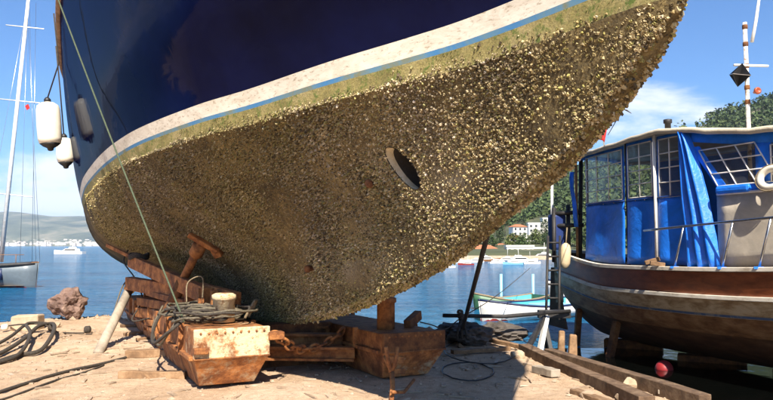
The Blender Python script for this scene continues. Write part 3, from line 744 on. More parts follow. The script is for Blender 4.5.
# coils of cable heaped on the near pontoon
coil = thing('cable_coil', npt(.9, 0, .70), 'heap of coiled grey wire cable on the near pontoon around its bollard', 'cable')
for k in range(22):
    cen = npt(rnd.uniform(.55, 1.5), rnd.uniform(-.22, .12), .70 + .006 * k + rnd.uniform(0, .015)); R0 = rnd.uniform(.26, .46); ph = rnd.uniform(0, 6.28); tilt = (rnd.uniform(-.12, .12), rnd.uniform(-.12, .12))
    pts = []
    for j in range(30):
        an = 2 * math.pi * j / 30; rr_ = R0 * (1 + .10 * math.sin(2 * an + ph) + .05 * math.sin(3 * an + ph * 2)); x_, y_ = rr_ * math.cos(an), rr_ * math.sin(an) * .9
        pts.append(cen + CU * y_ - CN * x_ + Vector((0, 0, .01 + tilt[0] * x_ + tilt[1] * y_ + max(0, .02 * math.sin(5 * an + ph)))))
    mb = MB(); mb.tube(pts, rnd.choice((.012, .015, .018)), 6, True); mb.build('cable_loop', M['cable'] if k % 4 else M['rope_dark'], coil)
def slack(points, r, mat, name, label, cat, group=None, sag=0.0, n=10, parent=None, sub=14):
    pts = [Vector(p) for p in points]; out = []
    for i in range(len(pts) - 1):
        p0 = pts[max(i - 1, 0)]; p1 = pts[i]; p2 = pts[i + 1]; p3 = pts[min(i + 2, len(pts) - 1)]
        for k in range(sub):
            t = k / sub; q = .5 * ((2 * p1) + (p2 - p0) * t + (2 * p0 - 5 * p1 + 4 * p2 - p3) * t * t + (3 * p1 - p0 - 3 * p2 + p3) * t**3)
            q.z -= sag * 4 * t * (1 - t); out.append(q)
    out.append(pts[-1]); mb = MB(); mb.tube(out, r, 7)
    if parent: return mb.build(name, M[mat], parent)
    return mb.single(name, M[mat], label, cat, group)
slack([npt(.6, -.44, .74), npt(.5, -.62, .62), npt(.9, -.74, .45), npt(1.6, -.66, .55), npt(2.1, -.45, .76), npt(1.5, -.2, .85)], .02, 'rope_dark', 'hanging_loop', '', '', parent=coil)
slack([npt(.9, -.44, .76), npt(.9, -.58, .55), npt(1.4, -.62, .36), npt(2.2, -.6, .5), npt(2.6, -.42, .78)], .016, 'cable', 'hanging_loop', '', '', parent=coil)
slack([npt(1.3, -.3, .9), npt(1.35, -.28, 1.15), npt(1.25, -.12, 1.22), npt(1.3, -.1, .95)], .009, 'rope_tan', 'loose_end', '', '', parent=coil)
slack([npt(.65, .30, .72), npt(.6, .40, .92), npt(.75, .46, .9), npt(.8, .38, .72)], .018, 'rope_tan', 'hanging_loop', '', '', parent=coil)

# chain over the front cross beam
chain = thing('iron_chain', PX(300, 366, 8.3), 'heavy rusty iron chain draped over the beam between the pontoons', 'chain')
cp = [npt(.05, .47, .60), npt(.2, .62, .5), npt(.3, .80, .36), npt(.42, .98, .31), npt(.5, 1.15, .30), npt(.52, 1.32, .35), npt(.55, 1.47, .43), npt(.6, 1.60, .50), npt(.66, 1.70, .55)]
cps = []
for i in range(len(cp) - 1):
    for k in range(8): cps.append(cp[i].lerp(cp[i + 1], k / 8))
cps.append(cp[-1])
acc = [0]
for i in range(1, len(cps)): acc.append(acc[-1] + (cps[i] - cps[i - 1]).length)
def along(s):
    for i in range(1, len(cps)):
        if acc[i] >= s: return cps[i - 1].lerp(cps[i], (s - acc[i - 1]) / (acc[i] - acc[i - 1]))
    return cps[-1]
LK = .145; i = 0; s = 0
while s + LK < acc[-1]:
    a_, b_ = along(s), along(s + LK * 1.18); d, sd, up = frame_of(b_ - a_, (0, 0, 1)); mid = (a_ + b_) / 2
    w = sd if i % 2 == 0 else up; w = (w + (up if i % 2 == 0 else sd) * .35).normalized()
    pts = []
    for k in range(16):
        an = 2 * math.pi * k / 16; pts.append(mid + d * ((LK * .40) * math.copysign(abs(math.cos(an)) ** .8, math.cos(an)) * 1.25) + w * .052 * math.sin(an))
    mb = MB(); mb.tube(pts, .0185, 7, True); mb.build('link', M['rust'], chain); s += LK * .80; i += 1

# forked iron stake in front of the far pontoon
st = MB(); f0, f1 = PG(391, 402), PX(392, 372, 7.35)
st.tube([f0 - Vector((0, 0, .04)), f0.lerp(f1, .5) + Vector((.012, 0, 0)), f1], .026, 8)
st.tube([f1, PX(388, 360, 7.35), PX(386, 347, 7.3)], .022, 8); st.tube([f1, PX(396, 360, 7.35), PX(397.5, 347, 7.4)], .022, 8); st.tube([PX(391, 372, 7.33), PX(384, 356, 7.42)], .018, 7)
st.tube([PG(391, 402) + Vector((.01, 0, .1)), PG(404, 397) + Vector((0, 0, .05)), PG(414, 391) + Vector((0, 0, .12))], .018, 7)
st.single('iron_stake', M['rust'], 'rusty forked iron stake standing in front of the far pontoon', 'stake', base=f0)

# ------------------------------------------------------------------ ropes of the yacht
slack([Vector((-5.08, 9.55, 5.9)), Vector((-3.72, 8.72, 3.25)), npt(.55, -.45, .72)], .011, 'rope_green', 'mooring_rope', 'taut green rope running from the yacht rail down to the near pontoon', 'rope', sub=20)
# fenders over the side
def y_side(x, h, out=0.0): return V3(y_top_pt(np.array([x]), np.array([h]))[0]) + CN * out
for (px, py, out, L, r, lab) in ((49, 125, .24, .86, .205, 'cream cylindrical fender with black tip hanging in front at the yacht side'), (65, 152, .20, .60, .17, 'cream fender partly hidden behind the hull edge, hanging lower')):
    xx = 11.6 if px == 49 else 13.4
    c0 = y_side(xx, 1.35 if px == 49 else 1.0, out)
    c0 = PX(px, py, c0.y); fn = thing('fender', c0 - Vector((0, 0, L / 2)), lab, 'fender', 'fenders on the yacht side')
    ax = Vector((.10, 0, -1)).normalized(); t0 = c0 - ax * L / 2
    prof = [(.05, 0), (.12, .02), (r * .9, .07), (r, .15), (r * 1.03, L * .5), (r, L - .17), (r * .88, L - .08)]
    mb = MB(); mb.lathe(t0, ax, prof, 20); mb.build('body', M['cream'], fn)
    mb = MB(); mb.lathe(t0 + ax * (L - .085), ax, [(r * .885, 0), (r * .62, .05), (.06, .085), (.045, .13), (.02, .14)], 18); mb.build('end_cap', M['black'], fn)
    mb = MB(); mb.lathe(t0 - ax * .0, -ax, [(.06, -.01), (.06, .05), (.03, .09)], 12); mb.build('end_cap', M['black'], fn)
    mb = MB(); mb.tube([t0 - ax * .06, y_side(xx, 2.4, .08), y_side(xx, 3.25, .09)], .014, 6); mb.build('lanyard', M['rope_dark'], fn)

# ------------------------------------------------------------------ things lying on the left quay
def rock(name, c, size, seed, mat, label, cat='rock', n=3, rough=.35):
    import bmesh
    bm = bmesh.new(); bmesh.ops.create_icosphere(bm, subdivisions=n, radius=1)
    for v in bm.verts:
        d = v.co.normalized(); q = 1 + rough * mnoise.noise(d * 1.3 + Vector((seed, 0, 0))) + rough * .5 * mnoise.noise(d * 3.1 + Vector((0, seed, 0))) + rough * .25 * mnoise.noise(d * 7 + Vector((seed, seed, 0)))
        q = round(q * 7) / 7 * .5 + q * .5
        v.co = Vector((d.x * size[0], d.y * size[1], d.z * size[2])) * q
    mnz = min(v.co.z for v in bm.verts); me = bpy.data.meshes.new(name)
    for v in bm.verts: v.co.z -= mnz
    bm.to_mesh(me); bm.free(); o = bpy.data.objects.new(name, me); COL.objects.link(o); me.materials.append(mat)
    o.location = Vector(c); return props(o, label, cat)
M['redrock'] = mottled('reddish rock', [(.3, (.07, .042, .032)), (.5, (.18, .11, .085)), (.7, (.33, .23, .18))], 3, .9, .9, .06, fine=7)
M['concrete'] = mottled('rough concrete', [(.3, (.34, .25, .16)), (.7, (.56, .44, .31))], 4, .9, .6, .02, fine=20)
c = PG(68, 319); rock('boulder', (c.x, c.y, gz(c.x, c.y) - .05), (.34, .32, .30), 3.7, M['redrock'], 'jagged reddish brown boulder at the water edge', n=4, rough=.5)
mb = MB(); c = PG(27, 329); mb.box((c.x, c.y, gz(c.x, c.y) + .13), (.50, .34, .30), .12); mb.single('concrete_block', M['concrete'], 'squared pale stone block beside the boulder', 'block', bevel=.03, jitter=.02)
for (px, py, sz, sd, lab) in ((47, 326, .11, 1.1, 'small brown stone beside the pale block'), (57, 327, .10, 5.2, 'small dark stone in front of the boulder'), (88, 331, .09, 8.3, 'little dark brown stone right of the boulder'), (62, 332, .07, 2.4, 'tiny stone lying before the boulder on the sand')):
    c = PG(px, py); rock('stone', (c.x, c.y, gz(c.x, c.y) - .02), (sz, sz * .8, sz * .6), sd, M['pebble'], lab, n=2)
# tangle of thick dark rope
tang = thing('rope_tangle', PG(25, 350), 'tangle of thick dark rope looped on the sand at the left edge', 'rope')
def on_ground(pxs, lift): return [PG(x, y) * 1.0 + Vector((0, 0, l_ if not isinstance(lift, float) else lift)) for (x, y, l_) in pxs]
loops = [[(-30, 372, .05), (-5, 362, .05), (18, 354, .06), (40, 351, .10), (52, 342, .22), (54, 334, .30), (50, 331, .28), (38, 334, .28), (26, 343, .2), (10, 350, .1), (-10, 356, .06), (-40, 360, .05)],
         [(-25, 366, .05), (0, 361, .05), (16, 356, .1), (26, 350, .2), (30, 341, .28), (26, 334, .33), (34, 332, .33), (46, 331, .28)],
         [(-30, 352, .06), (-6, 347, .08), (12, 340, .18), (26, 333, .30), (40, 331, .30)],
         [(-20, 330, .10), (4, 330, .15), (24, 332, .28), (44, 332, .26), (58, 332, .06), (84, 333, .03)]]
for k, lp in enumerate(loops):
    pts = [PG(x, y) for x, y, l_ in lp]; pts = [Vector((p.x, p.y, gz(p.x, p.y))) + Vector((0, 0, max(.035, l_ * .6))) for p, (x, y, l_) in zip(pts, lp)]
    slack(pts, (.034, .030, .028, .014)[k], 'rope_dark', 'rope_loop', '', '', parent=tang, sub=8)
for (px, py, r) in ((51, 331, .075), (4, 331, .06), (87, 333, .07)):
    mb = MB(); p = PG(px, py); p.z = gz(p.x, p.y) + .09; mb.lathe(p - Vector((.05, 0, 0)), (1, .2, .1), [(r * .7, 0), (r, .02), (r, .09), (r * .7, .11)], 10); mb.build('knot', M['rope_dark'] if px != 4 else M['cream'], tang)
# dark ropes standing in for two thin shadow lines on the sand
pts = [(-20, 398), (0, 391), (22, 384), (50, 375), (75, 368), (100, 362), (125, 355), (140, 351)]
slack([Vector((PG(x, y).x, PG(x, y).y, gz(PG(x, y).x, PG(x, y).y) + .018)) for x, y in pts], .020, 'rope_dark', 'shadow_line_rope', 'dark rope in place of a shadow line from the left corner to the cradle', 'rope', sub=8)
pts = [(-20, 402), (5, 396), (30, 388), (56, 379), (85, 370), (104, 362)]
slack([Vector((PG(x, y).x, PG(x, y).y, gz(PG(x, y).x, PG(x, y).y) + .012)) for x, y in pts], .012, 'rope_dark', 'shadow_line_rope', 'second thinner dark rope in place of a shadow line, in front of the other', 'rope', sub=8)
def plank(p0, p1, w, h, mat, label, name='plank', up=(0, 0, 1), lift=0.0, group=None):
    a_, b_ = Vector(p0), Vector(p1); mb = MB(); n_ = 5; pr = None
    for k in range(n_):
        pass
    d, s_, t_ = frame_of(b_ - a_, up); rings = []
    for k in range(n_ + 1):
        q = a_.lerp(b_, k / n_) + t_ * rnd.uniform(-.006, .006) + s_ * rnd.uniform(-.008, .008); ww = w * rnd.uniform(.93, 1.05); hh = h * rnd.uniform(.93, 1.05)
        rings.append([q - s_ * ww / 2 - t_ * hh / 2, q + s_ * ww / 2 - t_ * hh / 2, q + s_ * ww / 2 + t_ * hh / 2, q - s_ * ww / 2 + t_ * hh / 2])
    mb.loft(rings); return mb.single(name, M[mat], label, 'plank' if name == 'plank' else name.split('_')[-1], group, bevel=.008)
def onG(px, py, lift):
    p = PG(px, py); p.z = gz(p.x, p.y) + lift; return p
plank(onG(119, 376, .045), onG(186, 376, .045), .10, .09, 'timber', 'short brown plank lying on the sand against the near pontoon')
plank(onG(126, 354, .05), onG(172, 353, .05), .16, .11, 'timber', 'dark plank on the sand behind the short brown plank')
plank(onG(124, 333, .03), onG(150, 331, .03), .12, .06, 'timber', 'small weathered plank between the leaning pole and the cradle')
plank(onG(137, 340, .03), onG(152, 338, .03), .10, .05, 'timber', 'short offcut of plank close to the cradle side')
plank(onG(120, 326, .03), onG(146, 325, .03), .10, .05, 'timber', 'far plank lying near the water beside the cradle')
# leaning pole with a yellow cap
lp = thing('leaning_pole', PG(98, 349), 'pale grey pole with a yellow end leaning on the cradle', 'pole')
l0, l1 = PG(98, 349), PX(133, 282, 12.2); l0.z = gz(l0.x, l0.y)
mb = MB(); mb.tube([l0, l0.lerp(l1, .9)], .075, 14); mb.build('shaft', M['timber_grey'], lp)
M['yellow'] = mottled('worn yellow paint', [(.35, (.22, .10, .03)), (.5, (.55, .30, .05)), (.7, (.66, .42, .10))], 8, .6, .3, .01)
mb = MB(); mb.tube([l0.lerp(l1, .88), l0.lerp(l1, .97), l0.lerp(l1, 1.02)], .1, 14, rr=[.098, .10, .07]); mb.build('cap', M['yellow'], lp)
slack([PX(134, 277, 12.1), PX(124, 284, 12.0), PX(117, 302, 11.7), PX(112, 322, 11.3), PX(108, 338, 11.0), PX(104, 343, 10.8)], .013, 'cable', 'electric_cable', 'thin cable trailing down the leaning pole', 'cable')
slack([PX(128, 250, 12.8), PX(124, 262, 12.4), PX(136, 280, 12.0), PX(142, 300, 11.8), PX(132, 320, 11.2), PX(150, 318, 11.0), PX(178, 312, 10.6)], .013, 'rope_dark', 'slack_line', 'slack dark line looping from the sloping arm past the pole', 'rope')
coil2 = MB()
for k in range(4):
    cc_ = PX(139, 258 - k * 1.2, 11.6); coil2.tube([cc_ + Vector((.16 * math.cos(t), .14 * math.sin(t), .02 * math.sin(3 * t))) for t in np.linspace(0, 6.28, 20, endpoint=False)], .018, 6, True)
coil2.single('rope_coil', M['rope_dark'], 'small coil of dark rope resting on the upper end of the sloping arm', 'rope')

# ------------------------------------------------------------------ junk at the edge of the slip, right of the cradle
c = PG(488, 338)
M['tarp'] = mottled('dirty tarpaulin', [(.3, (.035, .030, .026)), (.7, (.12, .10, .085))], 4, .8, .4, .02)
junk = [(470, 344, .34, .30, .16, 4.1, 'tarp', 'low dark heap of tarpaulin beside the far pontoon'), (497, 338, .42, .3, .15, 7.7, 'tarp', 'wider dark tarpaulin heap near the water edge'), (451, 340, .28, .3, .15, 2.2, 'tarp', 'dark bundle behind the bow of the far pontoon')]
for (px, py, a1_, a2_, a3_, sd, mt, lab) in junk:
    c = PG(px, py); rock('tarpaulin_heap', (c.x, c.y, gz(c.x, c.y) - .04), (a1_, a2_, a3_), sd, M[mt], lab, 'heap', n=4, rough=.5)
mb = MB(); c0, c1 = onG(486, 331, .2), onG(511, 329, .17); mb.lathe(c0, c1 - c0, [(.13, 0), (.16, .02), (.16, (c1 - c0).length - .02), (.13, (c1 - c0).length)], 14)
mb.single('log', M['timber_grey'], 'short pale brown log lying on the junk by the water', 'log')
for k, (x0, y0, x1, y1, w, lab) in enumerate(((452, 356, 509, 351, .09, 'dark board lying flat in the hull shadow'), (458, 347, 520, 341, .07, 'thin dark board across the tarpaulin heap'), (490, 343, 532, 352, .10, 'board slanting from the heap toward the long rails'))):
    plank(onG(x0, y0, .06), onG(x1, y1, .06), w, .06, 'timber', lab)
for k in (0, 2):
    pts = []; cx_, cy_ = (468, 372) if k < 2 else (482, 352)
    for j in range(22):
        an = 2 * math.pi * j / 22 * 1.1; p = onG(cx_ + (26 + 6 * k) * math.cos(an), cy_ + (9 + 2 * k) * math.sin(an), .02 + .01 * k); pts.append(p)
    mb = MB(); mb.tube(pts, .009, 6); mb.single('hose', M['black'], ('loop of black hose on the shaded sand', 'wider loop of black hose around the first on the sand', 'loop of black hose beside the tarpaulin heap')[k], 'hose')
# long wooden slip rails
plank(onG(524, 352, .07), onG(648, 408, .07), .17, .15, 'timber_dark', 'long thick timber rail running toward the lower right, nearest the yacht', 'slip_rail', group='timber slip rails')
plank(onG(549, 357, .06), onG(706, 406, .06), .15, .17, 'timber_dark', 'long timber rail beside the other, along the drop under the right boat', 'slip_rail', group='timber slip rails')
plank(onG(536, 372, .05), onG(556, 378, .05), .14, .09, 'timber_grey', 'short flat grey board on the sand left of the rails')
plank(onG(574, 392, .03), onG(612, 404, .03), .12, .06, 'timber', 'thin brown board in front of the long rails')
plank(onG(660, 393, .05), onG(697, 399, .05), .10, .05, 'timber_grey', 'splintered pale board at the end of the outer rail')
for (px, py, sz, sd, lab) in ((518, 357, .11, 3.3, 'pale stone beside the end of the inner rail'), (626, 398, .10, 6.6, 'pale broken stone on the near end of the rails'), (668, 392, .12, 9.1, 'rough pale stone by the splintered board'), (633, 385, .11, 4.7, 'round grey stone behind the outer rail'), (552, 340, .10, 5.9, 'pale round stone below the trestle'), (588, 396, .08, 8.2, 'dark stone between the rails')):
    c = PG(px, py); rock('stone', (c.x, c.y, gz(c.x, c.y) - .02), (sz, sz * .8, sz * .6), sd, M['concrete'] if 'dark' not in lab else M['pebble'], lab, n=2)
# split timber stumps
for (px, py, x1, y1, w, lab) in ((558, 352, 562, 331, .15, 'left split orange timber stump standing under the right boat'), (570, 356, 573, 334, .20, 'right split timber stump, wider, under the stern')):
    a_ = onG(px, py, -.03); b_ = PX(x1, y1, a_.y + .1); mb = MB(); mb.beam(a_, b_, w, .13, up=(0, 1, 0), tw=w * .55, th=.07); mb.single('timber_stump', M['timber'], lab, 'stump', bevel=.02, jitter=.012)
# trestle with a pole across and the thin shore prop
tr = thing('trestle', onG(543, 350, 0), 'dark wooden trestle of crossed legs at the quay edge', 'trestle')
apex = PX(545, 317, 11.6)
for k, (px, py, mt) in enumerate(((527, 348, 'black_iron'), (538, 350, 'white_paint'), (556, 346, 'black_iron'), (566, 350, 'black_iron'))):
    foot = onG(px, py, 0); mb = MB(); mb.beam(apex + Vector((rnd.uniform(-.04, .04), rnd.uniform(-.05, .05), 0)), foot, .07, .09, up=(0, 1, 0)); mb.build('leg', M[mt], tr, bevel=.006)
mb = MB(); mb.beam(PX(538, 314, 11.7), PX(570, 314, 11.7), .14, .14); mb.build('head', M['black_iron'], tr, bevel=.008)
mb = MB(); mb.tube([PX(443, 315.5, 11.0), PX(505, 316.5, 11.2), PX(570, 311, 11.6)], .032, 10); mb.single('pole', M['black_iron'], 'long black horizontal pole laid from the trestle to the shore prop', 'pole')
pp = thing('shore_prop', onG(459, 341, 0), 'thin black iron prop standing against the stem of the yacht', 'prop')
mb = MB(); mb.tube([onG(459, 341, -.02), V3(y_pt(2.2, -.43, 2.3))], .030, 10); mb.build('shaft', M['black_iron'], pp)
kn = MB()
for k in range(5): kn.tube([PX(461 + 2.2 * math.cos(t) + k * .5 - 1, 312 + k * 2.5 + 1.5 * math.sin(t), 10.7 + .06 * math.sin(t)) for t in np.linspace(0, 6.28, 12, endpoint=False)], .02, 6, True)
for dx in (-4, 1, 6): kn.tube([PX(461, 322, 10.6), PX(461 + dx * .8, 330, 10.55), PX(461 + dx, 339, 10.5)], .02, 6)
kn.build('lashing', M['rope_dark'], pp)
slack([PX(420, 322, 9.3), PX(432, 325, 9.6), PX(446, 329, 10.2), PX(461, 318, 10.8), PX(500, 293, 14), PX(530, 268, 26)], .009, 'rope_dark', 'mooring_line', 'thin line leading from the shore prop out over the water', 'rope')
# ------------------------------------------------------------------ the right boat: a wooden double-ender under a blue canvas shelter
RO = np.array([4.0, 15.6, 0.0]); RU = np.array([math.sin(TH), -math.cos(TH), 0.0]); RN = np.array([-math.cos(TH), -math.sin(TH), 0.0])
RL = 12.4
def r_hb(s): return pchip([0, .5, 1.2, 3, 5, 7, 9, 11, RL], [.04, .46, .82, 1.42, 1.74, 1.78, 1.5, .78, .05], s)
def r_sheer(s): return pchip([0, 1.2, 3, 5, 7, 9, 12.4], [1.48, 1.38, 1.22, 1.235, 1.30, 1.5, 2.0], s)
def r_keel(s): return pchip([0, .6, 1.5, 4, 8, 11, 12, 12.4], [.75, .15, -.26, -.36, -.36, -.25, .4, 1.2], s)
def r_pt(s, across, z): return Vector(RO + RU * s + RN * across + np.array([0, 0, z]))
rq_k = [0, .12, .3, .5, .7, .85, 1.0]; rq_v = [.03, .38, .70, .87, .95, .985, 1.0]
def r_side(s, q, out=0.0, sgn=1):                   # q 0 keel .. 1 sheer
    z = r_keel(s) + (r_sheer(s) - r_keel(s)) * q; b_ = r_hb(s) * pchip(rq_k, rq_v, q)
    return r_pt(float(s), sgn * (float(b_) + out), float(z))
boat = thing('wooden_boat', r_pt(6, 0, -.36), 'wooden boat with cream planked hull and blue canvas shelter, hauled out at right', 'boat')
s_st = np.concatenate([np.linspace(0, 2, 13), np.linspace(2.3, 10, 26), np.linspace(10.3, RL, 9)])
def r_band(name, z_top, z_bot, mat, parent, rows=3, out=0.0, solid=0.0, lab=None):
    """a strake of the hull between two heights below the sheer, both sides"""
    mb = MB()
    for sg in (1, -1):
        vs = []; n_ = len(s_st)
        for k in range(rows + 1):
            for s in s_st:
                sh, ke = float(r_sheer(s)), float(r_keel(s)); t = k / rows
                zt = sh - z_top; zb = max(sh - z_bot, ke) if z_bot is not None else ke
                z = max(zt + (zb - zt) * t, ke); q = (z - ke) / (sh - ke); o_ = out(t) if callable(out) else out
                vs.append(r_side(s, q, o_, sg))
        fs = []
        for k in range(rows):
            for i in range(n_ - 1):
                f = (k * n_ + i, k * n_ + i + 1, (k + 1) * n_ + i + 1, (k + 1) * n_ + i); fs.append(f if sg == 1 else f[::-1])
        mb.add(vs, fs, True)
    o = mb.build(name, mat, parent, solid=solid)
    if lab: o['label'] = lab
    return o
M['hull_tan'] = mottled('bare tan planking', [(.25, (.09, .035, .012)), (.45, (.23, .10, .035)), (.62, (.38, .20, .085)), (.8, (.50, .34, .19))], 2.6, .7, .5, .014, stretch=(1, 1, 3), fine=18)
M['hull_cream'] = mottled('worn cream hull paint', [(.25, (.16, .08, .03)), (.42, (.36, .23, .11)), (.56, (.58, .43, .26)), (.8, (.68, .56, .38))], 2.6, .6, .4, .012, stretch=(1, 1, 3), fine=18)
M['varnish'] = mottled('red brown varnish', [(.3, (.11, .026, .010)), (.6, (.26, .075, .026)), (.8, (.36, .13, .05))], 3, .35, .2, .006, stretch=(1, 1, 3), fine=25)
M['hull_brown'] = mottled('brown bottom paint', [(.25, (.045, .018, .008)), (.5, (.12, .050, .020)), (.75, (.20, .10, .045))], 2.5, .75, .5, .012, stretch=(1, 1, 3), fine=16)
M['rail_white'] = mottled('chalky white rail', [(.25, (.36, .29, .21)), (.45, (.66, .60, .50)), (.7, (.78, .74, .66))], 4, .6, .3, .008, stretch=(1, 1, 2))
M['blue_trim'] = mottled('flaking blue line', [(.35, (.35, .31, .26)), (.48, (.10, .14, .24)), (.7, (.05, .09, .22))], 5, .7, .2, .006)
hullp = r_band('hull', .0, None, M['hull_brown'], boat, 14, -.012, lab='brown bottom of the wooden hull')
r_band('bulwark', .03, .38, M['varnish'], hullp, 3, .004)['label'] = 'varnished red brown bulwark'
r_band('strake', .42, .70, M['hull_cream'], hullp, 3, lambda t: .012 + .006 * math.sin(t * 3.1))
r_band('strake', .705, .985, M['hull_tan'], hullp, 3, lambda t: .008 + .004 * math.sin(t * 3.1))
r_band('painted_line', .655, .69, M['blue_trim'], hullp, 1, .024)
def r_rail(name, drop, r, out, mat, parent, s0=.0, s1=RL, flat=1.0):
    for sg in (1, -1):
        mb = MB(); pts = []
        ss = np.linspace(s0, s1, 50); rings = []
        for s in ss:
            z = float(r_sheer(s)) - drop; ke = float(r_keel(s)); q = (z - ke) / (float(r_sheer(s)) - ke); c_ = r_side(s, q, out, sg); sd = Vector(RN) * sg
            rings.append([c_ + sd * r * 1.2 + Vector((0, 0, -r * flat)), c_ + sd * r * 1.2 + Vector((0, 0, r * flat)), c_ - sd * r * 1.2 + Vector((0, 0, r * flat)), c_ - sd * r * 1.2 + Vector((0, 0, -r * flat))])
        mb.loft(rings); mb.build(name, mat, parent, bevel=.008)
r_rail('cap_rail', -.012, .036, .0, M['rail_white'], boat, flat=.9)
r_rail('rubbing_strake', .40, .032, .022, M['rail_white'], boat)
# deck
mb = MB(); n_ = len(s_st); vs = [r_pt(float(s), float(r_hb(s)) - .03, float(r_sheer(s)) - .12) for s in s_st] + [r_pt(float(s), -float(r_hb(s)) + .03, float(r_sheer(s)) - .12) for s in s_st]
mb.add(vs, [(i, n_ + i, n_ + i + 1, i + 1) for i in range(n_ - 1)]); mb.build('deck', M['timber'], boat)
# stern post and rudder
mb = MB(); mb.beam(r_pt(.02, 0, .3), r_pt(-.06, 0, 1.62), .12, .14, up=RU); mb.build('stern_post', M['hull_cream'], boat, bevel=.01)
mb = MB(); mb.hexa([r_pt(.25, -.03, -.3), r_pt(-.35, -.03, -.25), r_pt(-.35, .03, -.25), r_pt(.25, .03, -.3), r_pt(-.1, -.03, 1.1), r_pt(-.25, -.03, 1.1), r_pt(-.25, .03, 1.1), r_pt(-.1, .03, 1.1)]); mb.build('rudder', M['hull_brown'], boat, bevel=.01)

# ---- canvas shelter
def roof_z(s): return float(pchip([1.2, 3, 4.3, 6, 9.2], [3.42, 3.45, 3.50, 3.26, 3.02], s))
def c_in(s): return float(r_hb(s)) - .16
def vinyl(name, colr, rough=.45, bs=.28):
    m, nt, b = new_mat(name); c = ocoord(nt); n = noise_node(nt, 3, 6, .65, c, .5)
    lo = tuple(x * .72 for x in colr); hi = tuple(x * 1.2 for x in colr)
    nt.links.new(ramp(nt, n.outputs['Fac'], [(.3, lo), (.7, hi)]), b.inputs['Base Color']); b.inputs['Roughness'].default_value = rough
    n2 = noise_node(nt, 6, 5, .6, c, 1.2); bump(nt, b, n2.outputs['Fac'], bs, .05); return m
M['canvas'] = vinyl('blue vinyl canvas', (.015, .19, .86))
M['canvas_beige'] = vinyl('beige tarpaulin', (.56, .50, .38), .7)
M['canvas_grey'] = vinyl('grey beige panel', (.50, .45, .37), .6, .08)
m, nt, b = new_mat('clear vinyl window'); out = nt.nodes['Material Output']
tr_ = nt.nodes.new('ShaderNodeBsdfTransparent'); tr_.inputs[0].default_value = (.80, .82, .80, 1); gl = nt.nodes.new('ShaderNodeBsdfGlossy'); gl.inputs['Roughness'].default_value = .12
df = nt.nodes.new('ShaderNodeBsdfDiffuse'); df.inputs[0].default_value = (.40, .40, .36, 1)
c = ocoord(nt); n = noise_node(nt, 4, 5, .6, c, .8)
bp = nt.nodes.new('ShaderNodeBump'); bp.inputs['Strength'].default_value = .4; bp.inputs['Distance'].default_value = .03; nt.links.new(n.outputs['Fac'], bp.inputs['Height']); nt.links.new(bp.outputs[0], gl.inputs['Normal'])
m1 = nt.nodes.new('ShaderNodeMixShader'); m1.inputs[0].default_value = .13; nt.links.new(tr_.outputs[0], m1.inputs[1]); nt.links.new(df.outputs[0], m1.inputs[2])
m2 = nt.nodes.new('ShaderNodeMixShader'); m2.inputs[0].default_value = .12; nt.links.new(m1.outputs[0], m2.inputs[1]); nt.links.new(gl.outputs[0], m2.inputs[2]); nt.links.new(m2.outputs[0], out.inputs[0])
M['clear'] = m
shelter = thing('canvas_shelter', r_pt(5, 0, 1.2), 'blue canvas shelter with clear windows and beige roof on the right boat', 'shelter')
def wall_pt(s, z, sgn=1, fold=0.0):
    return r_pt(s, sgn * (c_in(s) + fold), z)
def panel(s0, s1, z0f, z1f, mat, parent, name, folds=0.0, freq=6, solid=.012, cols=16, rows=8, sgn=1, lab=None):
    mb = MB(); vs = []
    for r_ in range(rows + 1):
        for k in range(cols + 1):
            t = k / cols; s = s0 + (s1 - s0) * t; za, zb = z0f(s), z1f(s); z = za + (zb - za) * r_ / rows; dn = 1 - r_ / rows
            f_ = folds * (.25 + dn) * (math.sin(t * freq + dn * 1.1) + .6 * mnoise.noise((s * 2.2, z * 1.1, 4.0)))
            vs.append(wall_pt(s, z, sgn, f_))
    fs = [(r_ * (cols + 1) + k, r_ * (cols + 1) + k + 1, (r_ + 1) * (cols + 1) + k + 1, (r_ + 1) * (cols + 1) + k) for r_ in range(rows) for k in range(cols)]
    mb.add(vs, fs, True); o = mb.build(name, mat, parent, solid=solid)
    if lab: o['label'] = lab
    return o
def window(s0, s1, z0, z1, nc_, nr_, parent, skew=0.0):
    """clear pane with sewn white tapes"""
    f = lambda s, t: s + skew * t
    mb = MB(); g = []
    for r_ in range(9):
        for k in range(9):
            t = r_ / 8; s = s0 + (s1 - s0) * k / 8 + skew * (1 - t); g.append(wall_pt(s, z0 + (z1 - z0) * t, 1, .004))
    mb.add(g, [(r_ * 9 + k, r_ * 9 + k + 1, (r_ + 1) * 9 + k + 1, (r_ + 1) * 9 + k) for r_ in range(8) for k in range(8)], True); w = mb.build('window_pane', M['clear'], parent)
    for k in range(nc_ + 1):
        mb = MB(); pts = [wall_pt(s0 + (s1 - s0) * k / nc_ + skew * (1 - t), z0 + (z1 - z0) * t, 1, .016) for t in np.linspace(0, 1, 5)]
        mb.tube(pts, .011, 5); mb.build('window_tape', M['white_paint'], w)
    for k in range(nr_ + 1):
        t = k / nr_; mb = MB(); pts = [wall_pt(s0 + (s1 - s0) * q + skew * (1 - t), z0 + (z1 - z0) * t, 1, .016) for q in np.linspace(0, 1, 7)]
        mb.tube(pts, .011, 5); mb.build('window_tape', M['white_paint'], w)
    return w
low = lambda s: float(r_sheer(s)) + .04
def const(z): return lambda s: z
